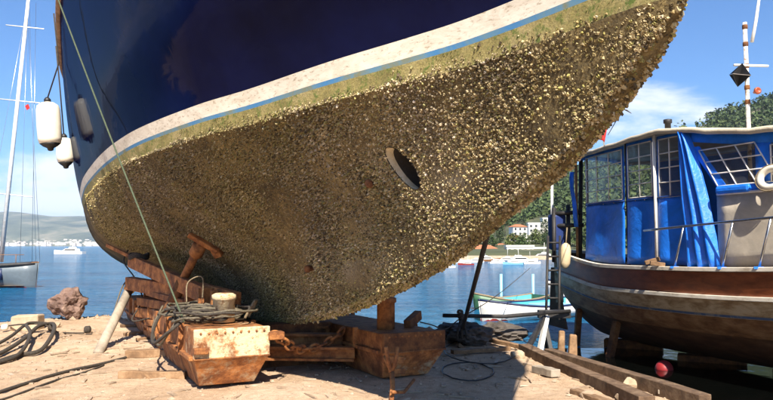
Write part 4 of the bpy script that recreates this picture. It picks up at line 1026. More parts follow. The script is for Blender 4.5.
# aft pair of curtains
def curtain(s0, s1, wz0, wz1, nc_, nr_, lab, fr=7):
    p_ = panel(s0, s1, lambda s: low(s) + .02, const(wz0), M['canvas'], shelter, 'curtain', .035, fr, lab=lab)
    m_ = .05
    panel(s0, s0 + m_, const(wz0), const(wz1 + .06), M['canvas'], p_, 'curtain_edge', .0, cols=2); panel(s1 - m_, s1, const(wz0), const(wz1 + .06), M['canvas'], p_, 'curtain_edge', .0, cols=2)
    panel(s0 + m_, s1 - m_, const(wz1), const(wz1 + .06), M['canvas'], p_, 'curtain_edge', .0, rows=2)
    window(s0 + m_, s1 - m_, wz0, wz1, nc_, nr_, p_); return p_
curtain(2.0, 3.38, 2.44, 3.34, 3, 4, 'aftmost blue curtain with a clear gridded window')
curtain(3.46, 4.2, 2.44, 3.37, 2, 4, 'narrow blue curtain left of the white pole', 6)
curtain(4.28, 4.86, 2.40, 3.36, 2, 4, 'blue curtain right of the white pole', 5)
# bunched curtain tied back
mb = MB(); vs = []; cols = 40; rows = 16
for r_ in range(rows + 1):
    v_ = r_ / rows; w0 = 4.82 + .10 * (1 - v_); w1 = 4.96 + .56 * (1 - v_) ** .75
    for k in range(cols + 1):
        t = k / cols; s = w0 + (w1 - w0) * t; z = low(s) + .0 + (3.40 - low(s)) * v_
        f_ = .05 + .05 * math.sin(t * 17 + v_ * 1.5) * (1 - .3 * v_) + .035 * mnoise.noise((t * 5, v_ * 3.2, 1.7)) + .05 * math.sin(math.pi * t)
        vs.append(wall_pt(s, z, 1, f_))
mb.add(vs, [(r_ * (cols + 1) + k, r_ * (cols + 1) + k + 1, (r_ + 1) * (cols + 1) + k + 1, (r_ + 1) * (cols + 1) + k) for r_ in range(rows) for k in range(cols)], True)
mb.build('gathered_curtain', M['canvas'], shelter, solid=.012)['label'] = 'blue curtain gathered in folds'
# forward blue screen with slanted windows above the grey coaming
fs_ = panel(4.9, 9.0, lambda s: roof_z(s) - .20, lambda s: roof_z(s) - .02, M['canvas'], shelter, 'screen_band', .0, cols=24, rows=2, lab='blue band above the slanted windows')
panel(5.5, 9.0, const(2.36), const(2.50), M['canvas'], shelter, 'screen_band', .012, 20, cols=30, rows=3)
panel(6.10, 6.34, const(2.46), lambda s: roof_z(s) - .19, M['canvas'], shelter, 'screen_post', .0, cols=4, rows=4)
panel(7.30, 7.55, const(2.46), lambda s: roof_z(s) - .19, M['canvas'], shelter, 'screen_post', .0, cols=4, rows=4)
mb = MB(); mb.add([wall_pt(5.0, 3.14, 1, .0), wall_pt(5.16, 3.14, 1, 0), wall_pt(5.62, 2.49, 1, 0), wall_pt(5.45, 2.49, 1, 0)], [(0, 1, 2, 3)]); mb.build('screen_post', M['canvas'], shelter, solid=.012)
window(5.16, 6.10, 2.49, 3.07, 3, 3, fs_, .32); window(6.34, 7.30, 2.49, 3.00, 3, 3, fs_)
# far side: plain canvas so that the inside stays dim
panel(2.0, 9.0, lambda s: low(s), lambda s: roof_z(s) - .05, M['canvas'], shelter, 'curtain', .02, 30, cols=40, rows=4, sgn=-1, lab='far side curtain seen through the windows')
# roof sheet, cambered, with a valance
mb = MB(); vs = []; ss = np.linspace(1.35, 9.2, 34); nv = 14
for s in ss:
    hw = c_in(s) + .10
    for k in range(nv + 1):
        t = -1 + 2 * k / nv; vs.append(r_pt(float(s), hw * t, roof_z(s) + .09 * (1 - t * t) + .012 * math.sin(s * 5)))
mb.add(vs, [(i * (nv + 1) + k, i * (nv + 1) + k + 1, (i + 1) * (nv + 1) + k + 1, (i + 1) * (nv + 1) + k) for i in range(len(ss) - 1) for k in range(nv)], True)
roof = mb.build('roof_sheet', M['canvas_beige'], shelter, solid=.02); roof['label'] = 'beige cambered roof sheet'
for sg in (1, -1):
    mb = MB(); mb.tube([r_pt(float(s), sg * (c_in(s) + .10), roof_z(s) - .02 + .01 * math.sin(s * 9)) for s in ss], .045, 8); mb.build('rolled_edge', M['canvas_beige'], roof)
mb = MB(); mb.tube([r_pt(1.35, (c_in(1.35) + .10) * t, roof_z(1.35) + .09 * (1 - t * t) - .02) for t in np.linspace(-1, 1, 10)], .05, 8); mb.build('rolled_edge', M['canvas'], roof)
# shelter posts
for (s, sg, mt) in ((4.24, 1, 'white_paint'), (2.0, 1, 'timber'), (1.45, 1, 'timber'), (1.45, -1, 'timber'), (4.24, -1, 'white_paint'), (7.4, 1, 'white_paint'), (7.4, -1, 'white_paint'), (3.42, 1, 'black_iron')):
    mb = MB(); o_ = .03 if (s == 4.24 and sg == 1) else -.03; mb.tube([wall_pt(s, low(s) - .1, sg, o_), wall_pt(s, roof_z(s), sg, o_)], .028, 10); mb.build('post', M[mt], shelter)
# grey coaming of the cockpit
for s in (2.35, 2.7, 3.05, 3.7, 3.95, 4.55):        # sewn seams on the lower curtains
    mb = MB(); mb.tube([wall_pt(s, 2.42 - .02 * k, 1, .012) for k in range(3)], .01, 5); mb.build('lashing_eye', M['steel'], shelter)
for (s0_, s1_) in ((2.0, 3.38), (3.46, 4.2), (4.28, 4.86)):
    mb = MB(); mb.tube([wall_pt(s0_ + (s1_ - s0_) * k / 8, 2.405, 1, .02) for k in range(9)], .012, 5); mb.build('hem', plain('dark blue hem', (.008, .05, .25), .6), shelter)
co = panel(5.46, 9.6, lambda s: low(s) - .06, const(2.36), M['canvas_grey'], boat, 'coaming', .0, cols=26, rows=4, solid=.04, lab='plain grey beige coaming below the windows')
mb = MB(); mb.tube([wall_pt(s, 2.37, 1, .01) for s in np.linspace(5.46, 9.6, 20)], .022, 8); mb.build('coaming_cap', M['white_paint'], co)
panel(5.46, 9.6, lambda s: low(s) - .06, const(2.36), M['canvas_grey'], boat, 'coaming', .0, cols=20, rows=2, solid=.04, sgn=-1)
# guard rail with leaning stanchions
mb = MB(); mb.tube([r_pt(s, float(r_hb(s)) + .02, 1.86 + .055 * (s - 4.2)) for s in np.linspace(4.1, 10.2, 26)], .02, 8); gr = mb.build('guard_rail', M['steel'], boat)
for s in (4.75, 5.62, 6.2, 7.0, 7.9, 8.8):
    mb = MB(); top_s = s + .22; mb.tube([r_pt(s, float(r_hb(s)), float(r_sheer(s)) + .02), r_pt(top_s, float(r_hb(top_s)) + .02, 1.86 + .055 * (top_s - 4.2))], .018, 8); mb.build('stanchion', M['steel'], gr)
    mb = MB(); q = r_pt(s, float(r_hb(s)), float(r_sheer(s)) + .035); mb.box(q, (.12, .09, .03), -TH); mb.build('stanchion_foot', M['canvas'], gr)
mb = MB(); mb.hexa([r_pt(s_, a_, z_) for z_ in (1.2, 1.44) for s_, a_ in ((5.5, -1.3), (7.6, -1.3), (7.6, 1.3), (5.5, 1.3))]); mb.build('cockpit_sole', M['timber'], boat)
# white plastic chairs inside, and cushion and life ring on the coaming
def plastic_chair(s, ac, lab):
    o = thing('plastic_chair', r_pt(s, ac, 1.3), lab, 'chair', 'white plastic chairs in the shelter')
    o.location.z = float(r_sheer(s)) + .17
    zf = o.location.z
    def P(x, y, z): return r_pt(s + x, ac + y, zf + z)
    mb = MB(); mb.hexa([P(-.22, -.22, .62), P(.22, -.22, .62), P(.22, .22, .62), P(-.22, .22, .62), P(-.22, -.22, .65), P(.22, -.22, .65), P(.22, .22, .65), P(-.22, .22, .65)]); mb.build('seat', M['white_paint'], o, bevel=.012)
    for dx in (-.19, .19):
        for dy in (-.19, .19):
            mb = MB(); mb.tube([P(dx, dy, 0), P(dx * .9, dy * .9, .63)], .02, 8); mb.build('leg', M['white_paint'], o)
    mb = MB()
    vs = [P(-.22 + .44 * k / 6, -.22 - .05 * math.sin(math.pi * k / 6) - .10 * r_ / 4, .64 + (.62 + .08 * math.sin(math.pi * k / 6)) * r_ / 4) for r_ in range(5) for k in range(7)]
    mb.add(vs, [(r_ * 7 + k, r_ * 7 + k + 1, r_ * 7 + k + 8, r_ * 7 + k + 7) for r_ in range(4) for k in range(6)], True); mb.build('backrest', M['white_paint'], o, solid=.02)
    return o
plastic_chair(5.85, .95, 'white plastic chair behind the left of the slanted window'); plastic_chair(6.35, .7, 'white plastic chair standing behind the right of the slanted window')
lb = thing('life_ring', r_pt(6.28, c_in(6.28) + .08, 2.36), 'cream life ring resting on the coaming at the right edge', 'life ring')
mb = MB(); cc_ = r_pt(6.40, c_in(6.40) + .10, 2.53); d_ = Vector(RU); u_ = Vector((0, 0, 1)) + Vector(RN) * -.25
mb.tube([cc_ + d_ * .17 * math.cos(t) + u_.normalized() * .14 * math.sin(t) for t in np.linspace(0, 6.28, 24, endpoint=False)], .05, 10, True); mb.build('ring', M['cream'], lb)
mb = MB(); mb.tube([cc_ + d_ * .22 * math.cos(t) + u_.normalized() * .19 * math.sin(t) + Vector(RN) * .03 for t in np.linspace(0, 6.28, 24, endpoint=False)], .01, 5, True); mb.build('grab_line', M['rope_tan'], lb)
mb = MB(); mb.box(r_pt(5.75, c_in(5.75) - .02, 2.43), (.55, .2, .12), -math.pi / 2 + TH + math.pi / 2 + math.pi / 2); mb.single('cushion', M['canvas'], 'folded blue cushion lying on the coaming', 'cushion', bevel=.04)
# mast with signal yard, lamp, radar reflector
MS = 4.87
mast = thing('signal_mast', r_pt(MS, 0, roof_z(MS) + .2), 'short rust-streaked white signal mast with yard above the beige roof', 'mast')
b0 = r_pt(MS, 0, 1.15); ztop = 5.42
mb = MB(); mb.tube([b0, r_pt(MS, 0, ztop)], .034, 12); mb.build('mast_tube', rust('rusty white mast', (.72, .69, .62), .44), mast)
for z_ in (4.0, 4.25, 4.62, 5.0, 5.3):
    mb = MB(); mb.lathe(r_pt(MS, 0, z_), (0, 0, 1), [(.036, 0), (.044, .01), (.044, .07), (.036, .08)], 12); mb.build('mast_band', M['rust_dark'], mast)
mb = MB(); mb.tube([PX(734, 65, 11.15), PX(768, 66, 11.25)], .022, 8); mb.build('yard', M['white_paint'], mast)
mb = MB(); mb.lathe(PX(757, 91, 11.05), (.1, -1, .1), [(.02, -.08), (.04, -.02), (.06, 0), (.06, .03), (.035, .04), (.03, .03)], 16); mb.build('lamp', plain('orange lamp housing', (.28, .06, .02), .4), mast)
mb = MB(); mb.tube([PX(752, 42, 11.2), PX(756, 20, 11.2), PX(762, -22, 11.2)], .022, 8, rr=[.03, .028, .018]); mb.build('antenna', M['white_paint'], mast)
rr0 = PX(740, 75, 11.15)
for k, (mt, ax) in enumerate((('black', 0), ('steel', 1), ('black', 2))):
    mb = MB(); h_ = .20
    pts = {0: [(h_, 0, 0), (0, 0, h_), (-h_, 0, 0), (0, 0, -h_)], 1: [(h_, 0, 0), (0, h_, 0), (-h_, 0, 0), (0, -h_, 0)], 2: [(0, h_, 0), (0, 0, h_), (0, -h_, 0), (0, 0, -h_)]}[ax]
    Mz = Matrix.Rotation(.5, 3, 'Z') @ Matrix.Rotation(.25, 3, 'X'); mb.add([rr0 + Mz @ Vector(p) for p in pts], [(0, 1, 2, 3)]); mb.build('reflector_plate', M[mt], mast, solid=.008)
mb = MB(); mb.tube([rr0 + Vector((0, 0, .18)), PX(740, 66, 11.15)], .006, 5); mb.build('reflector_line', M['black'], mast)
mb = MB(); q = r_pt(4.3, c_in(4.3) - .25, roof_z(4.3) + .06); mb.lathe(q, (0, 0, 1), [(.05, 0), (.05, .10), (.07, .11), (.07, .17), (.02, .18)], 12); mb.single('vent_pipe', M['black_iron'], 'stubby dark vent pipe on the corner of the beige roof', 'vent')
# flag on a staff
M['flag'] = plain('red flag cloth', (.62, .02, .015), .7, .2, 4)
fl_ = thing('red_flag', PX(604, 152, 13.0), 'small red flag with white crescent on a staff at the shelter corner', 'flag')
mb = MB(); mb.tube([PX(605, 150, 12.9), PX(600, 122, 12.9)], .012, 6); mb.build('staff', M['steel'], fl_)
mb = MB(); vs = []
fa, fb = PX(600.5, 124, 12.9), PX(606, 144, 12.95)
for k in range(9):
    for j in range(7):
        t, v_ = k / 8, j / 6; p = PX(599.5 + 7 * t - 1.5 * v_, 123 + 16 * v_ + 3.5 * t, 12.9); p.y += .05 * math.sin(t * 5 + v_ * 2); vs.append(p)
mb.add(vs, [(k * 7 + j, k * 7 + j + 1, (k + 1) * 7 + j + 1, (k + 1) * 7 + j) for k in range(8) for j in range(6)], True); cl = mb.build('flag_cloth', M['flag'], fl_, solid=.004)
mb = MB(); cen = PX(603.2, 131, 12.8)
vs = []; N_ = 12
for k in range(N_ + 1):
    an = .7 + (2 * math.pi - 1.4) * k / N_; vs.append(cen + Vector((.042 * math.cos(an), 0, .042 * math.sin(an))))
for k in range(N_ + 1):
    an = .7 + (2 * math.pi - 1.4) * k / N_; vs.append(cen + Vector((.012, 0, 0)) + Vector((.032 * math.cos(an), 0, .032 * math.sin(an))))
mb.add(vs, [(k, k + 1, N_ + 2 + k, N_ + 1 + k) for k in range(N_)]); mb.build('crescent', M['white_paint'], cl, solid=.004)
# wire from the yacht's stem down to the flag corner with a scrap of cloth
slack([PX(634, 79, 3.72), PX(622, 110, 7.5), PX(608, 135, 13.0)], .007, 'black', 'stay_wire', 'thin dark wire from the yacht stem down to the shelter corner', 'wire')
mb = MB(); p = PX(622.5, 109, 7.45); mb.add([p, p + Vector((.05, 0, -.01)), p + Vector((.10, 0, -.05)), p + Vector((.06, .02, -.02))], [(0, 1, 2, 3)]); mb.single('cloth_scrap', M['tarp'], 'scrap of dark cloth caught on the thin wire', 'cloth', solid=.008)
# fender, ladder, flagstaff gear at the stern
fn = thing('fender', PX(565, 272, 13.6), 'weathered tan fender hanging at the stern of the right boat', 'fender')
t0 = PX(566, 243, 13.6); t1 = PX(564.5, 269, 13.6); ax = (t1 - t0); L = ax.length; mb = MB()
mb.lathe(t0, ax, [(.03, 0), (.08, .04), (.105, .12), (.11, L * .5), (.105, L - .12), (.07, L - .03), (.02, L)], 16); mb.build('body', plain('tan fender', (.58, .47, .30), .5), fn)
mb = MB(); mb.tube([t0, PX(567, 228, 13.7), r_pt(1.0, .75, 1.7)], .014, 6); mb.build('lanyard', M['rope_tan'], fn)
lad = thing('boarding_ladder', onG(549, 352, 0), 'black steel ladder hanging from the stern of the right boat', 'ladder')
for (xa, ya, xb, yb) in ((548, 236, 546, 320), (560, 236, 559, 320)):
    mb = MB(); mb.tube([PX(xa, ya, 13.7), PX(xb, yb, 13.0)], .026, 8); mb.build('stile', M['black_iron'], lad)
for k in range(6):
    t = .08 + k * .165; a_ = PX(548 - 2 * t, 236 + 84 * t, 13.7 - .7 * t); b_ = PX(560 - t, 236 + 84 * t, 13.7 - .7 * t); mb = MB(); mb.tube([a_, b_], .02, 8); mb.build('rung', M['black_iron'], lad)
# stern rail frame and blue cloth strip
for (x0, y0, x1, y1) in ((552, 214, 582, 212), (552, 226, 584, 225), (554, 208, 554, 262), (568, 205, 569, 262), (581, 150, 580, 262)):
    mb = MB(); mb.tube([PX(x0, y0, 14.2), PX(x1, y1, 14.0)], .045, 8); mb.build('stern_rail', M['black_iron'], boat)
mb = MB(); mb.tube([PX(552, 182, 14.9), PX(552, 250, 14.9)], .03, 8); mb.build('stern_pole', M['white_paint'], boat)
mb = MB(); vs = []
for k in range(9):
    for j in range(4): vs.append(PX(570 + 4 * j / 3 + 5 * (k / 8) ** 2, 172 + 55 * k / 8, 13.8) + Vector((0, .05 * math.sin(j * 2 + k), 0)))
mb.add(vs, [(k * 4 + j, k * 4 + j + 1, k * 4 + j + 5, k * 4 + j + 4) for k in range(8) for j in range(3)], True); mb.build('hanging_strip', M['canvas'], shelter, solid=.01)
mb = MB(); mb.box(PX(557, 232, 14.3), (.30, .3, .75), .3); mb.build('blue_bundle', plain('dark blue tarp', (.01, .03, .14), .6), boat, bevel=.05)
# odds on the side deck
for k, (px, d, lab) in enumerate(((650, 10.9, 'small brown wood block on the side deck under the curtain'), (645, 11.1, 'tan wood wedge on the side deck'),)):
    c_ = PX(px, 263, d); mb = MB(); mb.beam(c_, c_ + Vector((.22, -.05, -.03 + .1 * k)), .08, .07); mb.single('wood_block', M['timber'], lab, 'block', bevel=.01)
mb = MB(); a_ = PX(593, 262, 13.1); mb.beam(a_, PX(594, 281, 13.0), .16, .05, up=(0, 1, 0)); mb.single('fender_board', M['cream'], 'small cream board hanging over the stern quarter of the right boat', 'board', bevel=.015)
# shoring under the boat
shor = thing('boat_shoring', r_pt(5.5, 0, -.42), 'dark timber blocks and props under the right boat', 'shoring')
for s in (2.2, 4.0, 5.8, 7.6, 9.6):
    p = r_pt(s, 0, 0); g0 = gz(p.x, p.y); kz = float(r_keel(s)); mb = MB(); mb.box((p.x, p.y, (g0 - .12 + kz + .02) / 2), (1.1, .3, kz + .02 - g0 + .12), -TH + 0); mb.build('keel_block', M['rust_dark'], shor, bevel=.01)
for s in (1.4, 2.8, 8.0):
    for sg in (1, -1):
        q = r_side(s, .34, .0, sg); f_ = r_pt(s, sg * (float(r_hb(s)) * .95 + .15), 0); f_.z = gz(f_.x, f_.y) - .03; mb = MB(); mb.beam(f_, q, .12, .12); mb.build('prop', M['rust_dark'], shor, bevel=.01)
c = PX(664, 362, 11.3); c.z = SEA + .03
by = thing('red_buoy', c - Vector((0, 0, .17)), 'round red buoy floating in the dark water under the right boat', 'buoy')
mb = MB(); mb.lathe(c - Vector((0, 0, .17)), (0, 0, 1), [(.145 * math.sin(t), .145 - .145 * math.cos(t)) for t in np.linspace(.15, 3.0, 12)], 20); mb.build('ball', plain('red buoy', (.26, .018, .022), .5), by)
# ------------------------------------------------------------------ boats on the water
def dinghy(name, loc, L, B, heading, D, hullm, inm, botm, trim, label, cat='boat', group=None, sheer=.25, parts=(), free=.42):
    """open boat: hull skin with thickness, inner floor, gunwale, thwarts"""
    o = thing(name, loc, label, cat, group); c = Vector(loc); Rz = Matrix.Rotation(heading, 3, 'Z')
    def W(x, y, z): return c + Rz @ Vector((x, y, z))
    st = np.linspace(-1, 1, 19)
    def hb(t): return B / 2 * max(.03, (1 - max(0, t) ** 2.4)) * (1 - .35 * max(0, -t) ** 2.2)
    def sh(t): return free * (1 + sheer * 1.8 * max(0, t) ** 2 + sheer * .8 * max(0, -t) ** 2)
    def ring(t, sc=1.0, z0=-.15):
        x = t * L / 2 * (.985 if sc < 1 else 1); h_ = hb(t) * sc; r_ = []
        for q in np.linspace(-1, 1, 11):
            a_ = abs(q); z = z0 + (sh(t) - z0) * a_ ** 1.7; r_.append(W(x + (t > .8) * .12 * a_ * (t - .8) * 5, math.copysign(h_ * min(1, (a_ * 1.25)) ** .7, q) if q else 0, z))
        return r_
    rings = [ring(t) for t in st]; n_ = 11
    mb = MB(); mb.loft(rings, False, False, True); mb.add(rings[0], [tuple(range(n_))]); mb.build('hull', hullm, o, solid=.03)
    if botm:
        mb = MB(); rb = [[p + (Vector((0, 0, 0))) for p in r_[2:9]] for r_ in rings]; rb = [[p + ((p - (W(t * L / 2, 0, 0))).normalized()) * .02 for p in r_] for r_, t in zip(rb, st)]; mb.loft(rb, False, False, True); mb.build('bottom_paint', botm, o)
    mb = MB(); mb.loft([ring(t, .95, -.10) for t in st * .97], False, False, True); mb.build('lining', inm, o)
    fl = [[W(t * L / 2, hb(t) * .86 * sg, .10) for sg in (-1, 1)] for t in np.linspace(-.95, .9, 12)]; mb = MB(); mb.loft(fl, False, False); mb.build('floor', inm, o)
    for sg in (0, 10):
        mb = MB(); mb.tube([r_[sg] + Vector((0, 0, .01)) for r_ in rings], .035, 6); mb.build('gunwale', trim, o)
    for t in (-.6, -.1, .4):
        mb = MB(); mb.beam(W(t * L / 2, -hb(t) * .93, free * .72), W(t * L / 2, hb(t) * .93, free * .72), .24, .04); mb.build('thwart', inm, o)
    return o, W
M['turq'] = plain('turquoise boat paint', (.08, .42, .55), .5, .15)
M['sky_paint'] = plain('pale blue paint', (.25, .52, .68), .5, .1)
M['red_paint'] = plain('red bottom paint', (.30, .03, .02), .6, .2)
M['green_paint'] = plain('green boat paint', (.045, .13, .07), .5, .2)
M['navy_trim'] = plain('dark blue trim', (.01, .02, .07), .5, .2)
M['wood_trim'] = plain('varnished wood trim', (.24, .11, .04), .4, .3)
bl = PG(535, 317, SEA); bl.z = SEA
o, W = dinghy('rowing_boat', bl, 3.9, 1.7, math.radians(212), 1, M['white_paint'], M['turq'], M['red_paint'], M['navy_trim'], 'white open boat with turquoise inside and blue gunwale on the water', 'boat', free=.36, sheer=.32)
mb = MB(); mb.box(W(-.6, 0, .30), (1.0, .8, .14), math.radians(212)); mb.build('engine_box', M['sky_paint'], o, bevel=.03)
gb = PG(488, 311, SEA); gb.z = SEA
o2, W2 = dinghy('green_boat', gb + Vector((.9, 1.2, 0)), 2.7, 1.3, math.radians(208), 1, M['green_paint'], M['turq'], None, M['rope_tan'], 'green wooden boat moored just behind the white open boat', 'boat', free=.27, sheer=.5)
for (px, lab) in ((501, 'left of two pale blue mooring poles behind the white boat'), (533, 'right of two pale blue mooring poles behind the white boat')):
    p0 = PG(px, 300, SEA); mb = MB(); p0.z = -1.6; p1 = PX(px, 274, p0.y); mb.tube([p0, p1], .055, 8); mb.single('mooring_pole', M['sky_paint'], lab, 'pole', 'pale blue mooring poles')
pw = PG(566, 303, SEA); pw.z = SEA
dinghy('white_skiff', pw + Vector((1.7, 1.5, 0)), 4.0, 1.6, math.radians(190), 1, M['white_paint'], M['white_paint'], M['navy_trim'], M['navy_trim'], 'white skiff half hidden behind the ladder and the right boat stern', free=.5, sheer=.3)

# sailing yacht at anchor on the left
sx = PG(-6, 288, SEA); sx.z = SEA
M['hull_grey'] = plain('pale grey green hull', (.13, .16, .18), .4, .1)
sy, W = dinghy('moored_sailboat', sx + Vector((-2.6, 1.4, 0)), 9.2, 2.7, math.radians(-14), 1, M['hull_grey'], M['timber'], M['red_paint'], M['wood_trim'], 'pale hulled sailboat with tall mast moored at the left edge', 'sailboat', free=1.05, sheer=.10)
for sg in (-1, 1):
    mb = MB(); mb.tube([W(t * 4.6, sg * 1.36 * max(.03, (1 - max(0, t) ** 2.4)) * (1 - .35 * max(0, -t) ** 2.2), 1.05 * (1 + .18 * max(0, t) ** 2 + .08 * max(0, -t) ** 2) - .04) for t in np.linspace(-1, 1, 19)], .10, 7); mb.build('rail_band', M['black_iron'], sy)
mb = MB(); mb.hexa([W(-1.5, -.7, .9), W(2.0, -.55, .9), W(2.0, .55, .9), W(-1.5, .7, .9), W(-1.4, -.6, 1.5), W(1.7, -.45, 1.4), W(1.7, .45, 1.4), W(-1.4, .6, 1.5)]); cb = mb.build('cabin', M['wood_trim'], sy, bevel=.05)
for k in range(4):
    for sg in (-1, 1):
        mb = MB(); mb.box(W(-1.0 + k * .75, sg * .655 - sg * .05 * k * .5, 1.2), (.4, .04, .18), math.radians(-14)); mb.build('cabin_window', M['black'], cb)
mD = W(.9, 0, 1).y; m0 = PX(1, 262, mD); mT = PX(29.5, -12, mD)
mb = MB(); mb.tube([m0, m0.lerp(mT, .5), mT.lerp(m0, -.15)], .1, 10, rr=[.11, .10, .075]); mast2 = mb.build('mast', M['white_paint'], sy)
for (f_, px0, px1, yy) in ((.24, -6, 32, 195), (.55, 0, 40, 101), (.80, 6, 44, 27)):
    mb = MB(); mb.tube([PX(px0, yy - 2, mD + .3), PX(px1, yy + 2, mD - .3)], .03, 6); mb.build('spreader', M['white_paint'], mast2)
for (x0, y0, x1, y1) in ((29, -10, 36, 265), (27, 5, 40, 262), (30, -10, -20, 260), (28, 0, 20, 262), (36, 3, 32, 262)):
    mb = MB(); mb.tube([PX(x0, y0, mD), PX(x1, y1, mD - .4)], .009, 4); mb.build('stay', M['steel'], mast2)
mb = MB(); mb.beam(W(-3.4, 0, 2.0), W(.6, 0, 1.85), .12, .16); mb.build('boom', M['wood_trim'], sy)
mb = MB(); mb.tube([W(-3.2, 0, 2.12), W(-1.5, 0, 2.25), W(.3, 0, 2.05)], .16, 8, rr=[.08, .17, .12]); mb.build('furled_sail', plain('brown sail cover', (.12, .09, .08), .8), sy)
for k in range(7):
    t = -.85 + k * .28; p0 = W(t * 4.6, -1.25 * (1 - max(0, t) ** 2.4), 1.1); mb = MB(); mb.tube([p0, p0 + Vector((0, 0, .55))], .018, 5); mb.build('stanchion', M['wood_trim'], sy)
mb = MB(); mb.tube([W(t * 4.6, -1.25 * (1 - max(0, t) ** 2.4), 1.62) for t in np.linspace(-.85, .9, 10)], .016, 5); mb.build('guard_line', M['wood_trim'], sy)
mb = MB(); mb.beam(PX(26, 108, mD), PX(29, 106, mD - .05), .015, .26); mb.build('pennant', M['flag'], sy)
mb = MB(); mb.tube([W(3.2, -.7, .95), W(3.2, -.75, .4)], .13, 8, rr=[.12, .12]); mb.build('fender', M['navy_trim'], sy)
mb = MB(); mb.tube([W(-3.2, 0, 1), W(-3.2, 0, 8.5)], .06, 8); mb.build('mizzen_mast', M['white_paint'], sy)

# motor yacht crossing the bay
def motor_boat(name, loc, L, heading, label, wm='white_paint', cab=.5, mastH=0, group=None, hullm=None, tri=1.0):
    o = thing(name, loc, label, 'motorboat', group); c = Vector(loc); Rz = Matrix.Rotation(heading, 3, 'Z')
    def W(x, y, z): return c + Rz @ Vector((x * L, y * L, z * L))
    st = np.linspace(-.5, .5, 11); rings = []
    for t in st:
        h_ = .14 * (1 - max(0, (t + .1) / .6) ** 2.2); h_ = max(h_, .006); zs = .085 + .05 * max(0, t) * 2
        rings.append([W(t, -h_, zs), W(t, -h_ * .8, -.03), W(t, h_ * .8, -.03), W(t, h_, zs)])
    mb = MB(); mb.loft(rings); mb.build('hull', M[hullm or wm], o)
    mb = MB(); mb.hexa([W(-.32, -.10, .08), W(.22, -.085, .09), W(.22, .085, .09), W(-.32, .10, .08), W(-.30, -.09, .175), W(.08, -.075, .175), W(.08, .075, .175), W(-.30, .09, .175)]); cb_ = mb.build('cabin', M[wm], o)
    for sg in (-1, 1):
        mb = MB(); mb.hexa([W(-.26, sg * .0965, .118), W(.12, sg * .088, .118), W(.12, sg * .092, .118), W(-.26, sg * .1005, .118), W(-.25, sg * .093, .155), W(.09, sg * .081, .155), W(.09, sg * .085, .155), W(-.25, sg * .097, .155)]); mb.build('window_strip', M['black'], cb_)
    mb = MB(); mb.hexa([W(-.22, -.07, .176), W(.0, -.06, .176), W(.0, .06, .176), W(-.22, .07, .176), W(-.20, -.06, .23), W(-.04, -.05, .23), W(-.04, .05, .23), W(-.20, .06, .23)]); mb.build('flybridge', M[wm], o)
    if mastH: mb = MB(); mb.tube([W(-.1, 0, .2), W(-.12, 0, mastH)], .006 * L, 6); mb.build('mast', M['white_paint'], o)
    return o
mo = PG(69, 254, SEA); mo.z = SEA
motor_boat('motor_yacht', mo, mo.y / F * 31, math.radians(176), 'white motor yacht crossing the bay in the distance', mastH=.3)

# moored boats along the far shore seen in the gap under the bow
gap = [(457, 263, 26, 10, 'white motorboat moored nearest the hull edge across the bay', 0, 'white_paint'), (474, 262.5, 20, 172, 'small white motorboat in the far row, second from the hull', 0, 'white_paint'),
       (488, 261.5, 26, 5, 'brown hulled motorboat in the far row', .5, 'wood_trim'), (505, 262, 24, 160, 'white motorboat with a short mast in the far row', .6, 'white_paint'), (522, 263, 34, 12, 'largest white motorboat of the far row with raised bow', .4, 'white_paint'),
       (541, 259, 30, 176, 'white motorboat with dark hull near the ladder across the bay', .55, 'navy_trim'), (497, 263.5, 18, 20, 'small white launch moored in front of the brown motorboat', 0, 'white_paint'), (513, 264.5, 20, 168, 'blue hulled motorboat moored left of the largest white one', .5, 'sky_paint'), (532, 264, 18, 8, 'small white motorboat moored right of the largest one', .7, 'white_paint'), (466, 265, 16, 176, 'tiny red hulled motorboat at the left of the far row', .6, 'red_paint'), (449, 268, 16, 30, 'little white launch just beside the shore prop', 0, 'white_paint')]
for (px, py, w, hd, lab, mh, hm) in gap:
    p = PG(px, py, SEA); p.z = SEA; motor_boat('motorboat', p, p.y / F * w, math.radians(hd), lab, mastH=mh, group='boats moored along the far shore', hullm=hm)

# ------------------------------------------------------------------ far shores
def hill_h(x, y):
    t = np.clip((y - 118) / 420, 0, 1); t = t * t * (3 - 2 * t) * .75 + t * .25
    r_ = np.clip((x * 450 / np.maximum(y, 60) - 30) * .50, 0, 170)
    r_ = 170 * (1 - np.exp(-r_ / 170)) * 1.25
    return t * r_ * (1 + .10 * snoise(x * .02, y * .02, 0, 41) + .05 * snoise(x * .07, y * .07, 0, 42)) + .8 * np.clip((y - 104) / 6, 0, 1)
shore_y = 108
gx = np.linspace(-60, 900, 110); gy = np.concatenate([np.linspace(100, 200, 30), np.linspace(206, 900, 60)]); X, Y = np.meshgrid(gx, gy)
Z = np.where(Y < 104, SEA - .3, hill_h(X, Y)); Z = np.where(X < 8 + .02 * (Y - 100), np.minimum(Z, SEA - 1.2), Z)
I = np.arange(X.size).reshape(X.shape); quads = np.stack([I[:-1, :-1], I[:-1, 1:], I[1:, 1:], I[1:, :-1]], -1).reshape(-1, 4)
M['hill'] = mottled('scrub and pale rock', [(.35, (.035, .048, .018)), (.55, (.085, .090, .040)), (.66, (.30, .26, .19)), (.8, (.42, .37, .29))], .035, .95, .5, 1.0, fine=.3)
h = big_mesh('hillside', np.stack([X, Y, Z], -1).reshape(-1, 3), quads, M['hill'], smooth=True); props(h, 'steep wooded hillside behind the right boat', None, None, 'structure')
